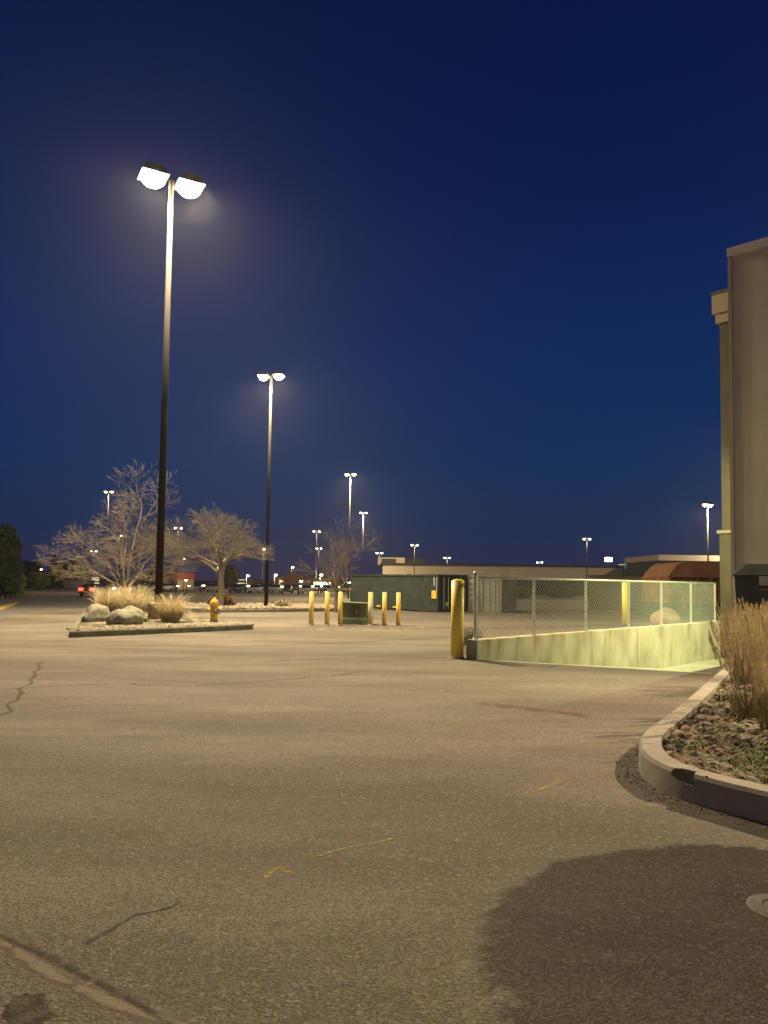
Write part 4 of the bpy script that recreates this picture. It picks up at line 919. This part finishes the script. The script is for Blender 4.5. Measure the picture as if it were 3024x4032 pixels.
# ------------------------------------------------------------------ shipping containers
def container(px_, yb, Y, az, Ln, m, label, pale=False, H=2.6, Wd=2.44, dark_end=True):
    x = atY(px_, yb, Y).x; g = gz(x, Y)
    t = empty('shipping_container', (x, Y, g), az)      # local origin at the near door corner; +x along the door end, +y along the long side
    tag(t, label, 'container')
    def corr(b, p0, d, n_, ln, z0, z1, pit=.28, dp=.045):
        k = int(ln / pit); vs = []; fs = []; prof = []
        for i in range(k):
            s = i * ln / k; e_ = ln / k; prof += [(s, 0), (s + e_ * .3, 0), (s + e_ * .5, -dp), (s + e_ * .8, -dp)]
        prof.append((ln, 0))
        for s, o_ in prof:
            q = Vector(p0) + Vector(d) * s + Vector(n_) * o_; vs += [(q.x, q.y, z0), (q.x, q.y, z1)]
        b.add(vs, [(2 * i, 2 * i + 2, 2 * i + 3, 2 * i + 1) for i in range(len(prof) - 1)])
    b = MB(); corr(b, (0, 0.1, 0), (0, 1, 0), (-1, 0, 0), Ln - .2, .15, H - .1); b.build('side_wall', m, t, fix=False)
    b = MB(); corr(b, (Wd, .1, 0), (0, 1, 0), (1, 0, 0), Ln - .2, .15, H - .1); b.build('side_wall', m, t, fix=False)
    MB().box((Wd / 2, Ln / 2, H - .04), (Wd - .1, Ln - .2, .06)).build('roof', m, t)
    q = MB()
    for xx in (.0, Wd):
        q.box((xx, Ln / 2, .11), (.10, Ln - .1, .16)); q.box((xx, Ln / 2, H - .06), (.09, Ln - .1, .12))
        for yy in (.03, Ln - .03): q.box((xx, yy, H / 2 + .04), (.14, .14, H - .06))
    for yy in (.02, Ln - .02): q.box((Wd / 2, yy, .1), (Wd - .14, .1, .15)); q.box((Wd / 2, yy, H - .07), (Wd - .14, .1, .13))
    q.build('frame', m, t)
    MB().box((Wd / 2, .12, .09), (Wd - .2, .1, .1)).build('sill', M['crack'], t)
    dm = M['container_dark'] if dark_end else m
    for s in (0, 1): MB().box((Wd * (.27 + .46 * s), .07, H / 2), (Wd * .44, .07, H - .34)).build('door', dm, t)
    for xx in (.45, .85, Wd - .85, Wd - .45): MB().tube((xx, .0, .2), (xx, .0, H - .2), .022, n=8).build('lock_rod', M['galv'], t)
    b = MB(); corr(b, (.1, Ln - .05, 0), (1, 0, 0), (0, 1, 0), Wd - .2, .15, H - .1); b.build('end_wall', m, t, fix=False)
    return t
c1 = container(1727, 2415, 51, R(-34 + 68), 11.5, M['container'], 'dark green corrugated shipping container with its dark doors beside the thick yellow bollard')
MB_l = MB().box((-.06, .45, 1.2), (.02, .55, .55)).build('yellow_placard', M['paint_yellow'], c1)
MB_l = MB().box((-.06, .45, 2.1), (.02, .12, .6)).build('stencil_marks', M['grey_lbl'], c1)
MB_l = MB().box((-.06, .18, 1.95), (.02, .08, .9)).build('stencil_marks', M['grey_lbl'], c1)
MB_l = MB().box((.75, .02, .55), (.25, .02, .3)).build('door_placard', M['grey_lbl'], c1)
for yy in (5.2, 7.4): MB().box((-.05, yy, .18), (.03, .5, .12)).build('fork_pocket', M['paint_yellow'], c1)
c2 = container(1836, 2428, 52.5, R(-20), 6.0, M['container_pale'], 'shorter pale grey container with round stencils, half hidden by the fence post', dark_end=False)
for z_ in (2.2, 1.8, 1.4, 1.0): MB().lathe([(.0, 0), (.14, .0), (.14, .02)], 12).build('stencil_marks', M['grey_lbl'], c2, loc=(.35, .02, z_)).rotation_euler = (R(90), 0, 0)
# ------------------------------------------------------------------ screen wall, roll-off container, boulder at right
def px_slab(name, x0, y0t, Y0, x1, y1t, Y1, th, m, parent, zb=None):
    a_ = atY(x0, y0t, Y0); b_ = atY(x1, y1t, Y1); d = Vector((b_.x - a_.x, b_.y - a_.y, 0)); L_ = d.length; an = math.atan2(d.y, d.x); top = (a_.z + b_.z) / 2
    z0 = -.6 if zb is None else zb; n_ = Vector((-d.y, d.x, 0)).normalized()
    c_ = Vector(((a_.x + b_.x) / 2, (a_.y + b_.y) / 2, (top + z0) / 2)) + n_ * th / 2
    return MB().box(c_, (L_, th, top - z0), an).build(name, m, parent)
t = empty('screen_wall', (0, 0, 0)); tag(t, 'plain dark brown screen wall behind the yellow bollard and the fence', 'wall')
px_slab('wall_face', 2318, 2266, 62, 2640, 2270, 58, .3, M['screen'], t)
px_slab('coping', 2316, 2263, 61.9, 2642, 2267, 57.9, .5, M['stucco_dark'], t, zb=atY(2450, 2267, 60).z)
t = empty('rusty_container', (0, 0, 0)); tag(t, 'rusty orange open container heaped with a sloped rusty hood, right of the screen wall', 'container')
Yc = 50
def P(x, y, Y): return atY(x, y, Y)
b = MB(); f_ = [P(2640, 2270, Yc), P(2842, 2270, Yc), P(2900, 2270, Yc)]
pl = [P(2634, 2270, Yc), P(2640, 2256, Yc), P(2668, 2224, Yc), P(2690, 2212, Yc), P(2900, 2208, Yc), P(2900, 2270, Yc)]
b.prism([(v.x, v.z) for v in pl], Yc, Yc + 5).build('hood', M['rust_pale'], t)
px_slab('side_wall', 2632, 2270, Yc - .1, 2900, 2274, Yc - .1, 5.2, M['rust'], t, zb=-.1)
px_slab('lower_wall', 2632, 2376, Yc - .13, 2900, 2376, Yc - .13, 5.1, M['steel_dark'], t)
for px_ in (2636, 2692, 2745, 2796, 2846):
    q = atY(px_, 2272, Yc); MB().box((q.x, Yc - .2, (q.z - .1) / 2), (.16, .22, q.z + .05)).build('rib', M['rust'], t)
q = atY(2760, 2271, Yc); MB().box((q.x, Yc - .22, q.z), (4.7, .3, .1)).build('rim', M['rust_pale'], t)
boulder(2632, 2445, 118, 84, 'tan boulder behind the fence in front of the dark container base', 'boulder_tan', 9, z0=0, Y=27.5)
o = sheet('concrete_pad', [at(2480, 2456), at(2700, 2442), at(2860, 2440), at(2860, 2447), at(2560, 2462)], M['asphalt_band'], .006)
# ------------------------------------------------------------------ unseen evergreen added beside the camera, shaped to shade the near asphalt
def shade_bush():
    t = leafy('shadow_tree', (4.25, 5.08, 1.62), 1.64, .52, 'evergreen', 'small flat topped round tree added unseen outside the right edge to cast the near shadow', n=26000, seed=120, ls=.05, cat='tree', even=.03)
    MB().tube((0, 0, -1.5), (0, 0, .3), .035, .025, 10).build('trunk', M['bark'], t)
shade_bush()

# ------------------------------------------------------------------ thin volume added to imitate lens bloom round the lamps
def bloom_volume():
    o = MB().box((0, 180, 10.2), (560, 460, 24)).build('bloom_volume', M['white']); tag(o, kind='stuff')
    m = bpy.data.materials.new('bloom_volume'); m.use_nodes = True; t = m.node_tree; t.nodes.remove(t.nodes['Principled BSDF'])
    v = t.nodes.new('ShaderNodeVolumePrincipled'); v.inputs['Density'].default_value = .0002; v.inputs['Color'].default_value = (.9, .92, 1, 1); v.inputs['Anisotropy'].default_value = .55
    t.links.new(v.outputs[0], t.nodes['Material Output'].inputs['Volume']); o.data.materials[0] = m
bloom_volume()
# unseen lamps added above: fill behind the camera, store light beyond the right-hand building
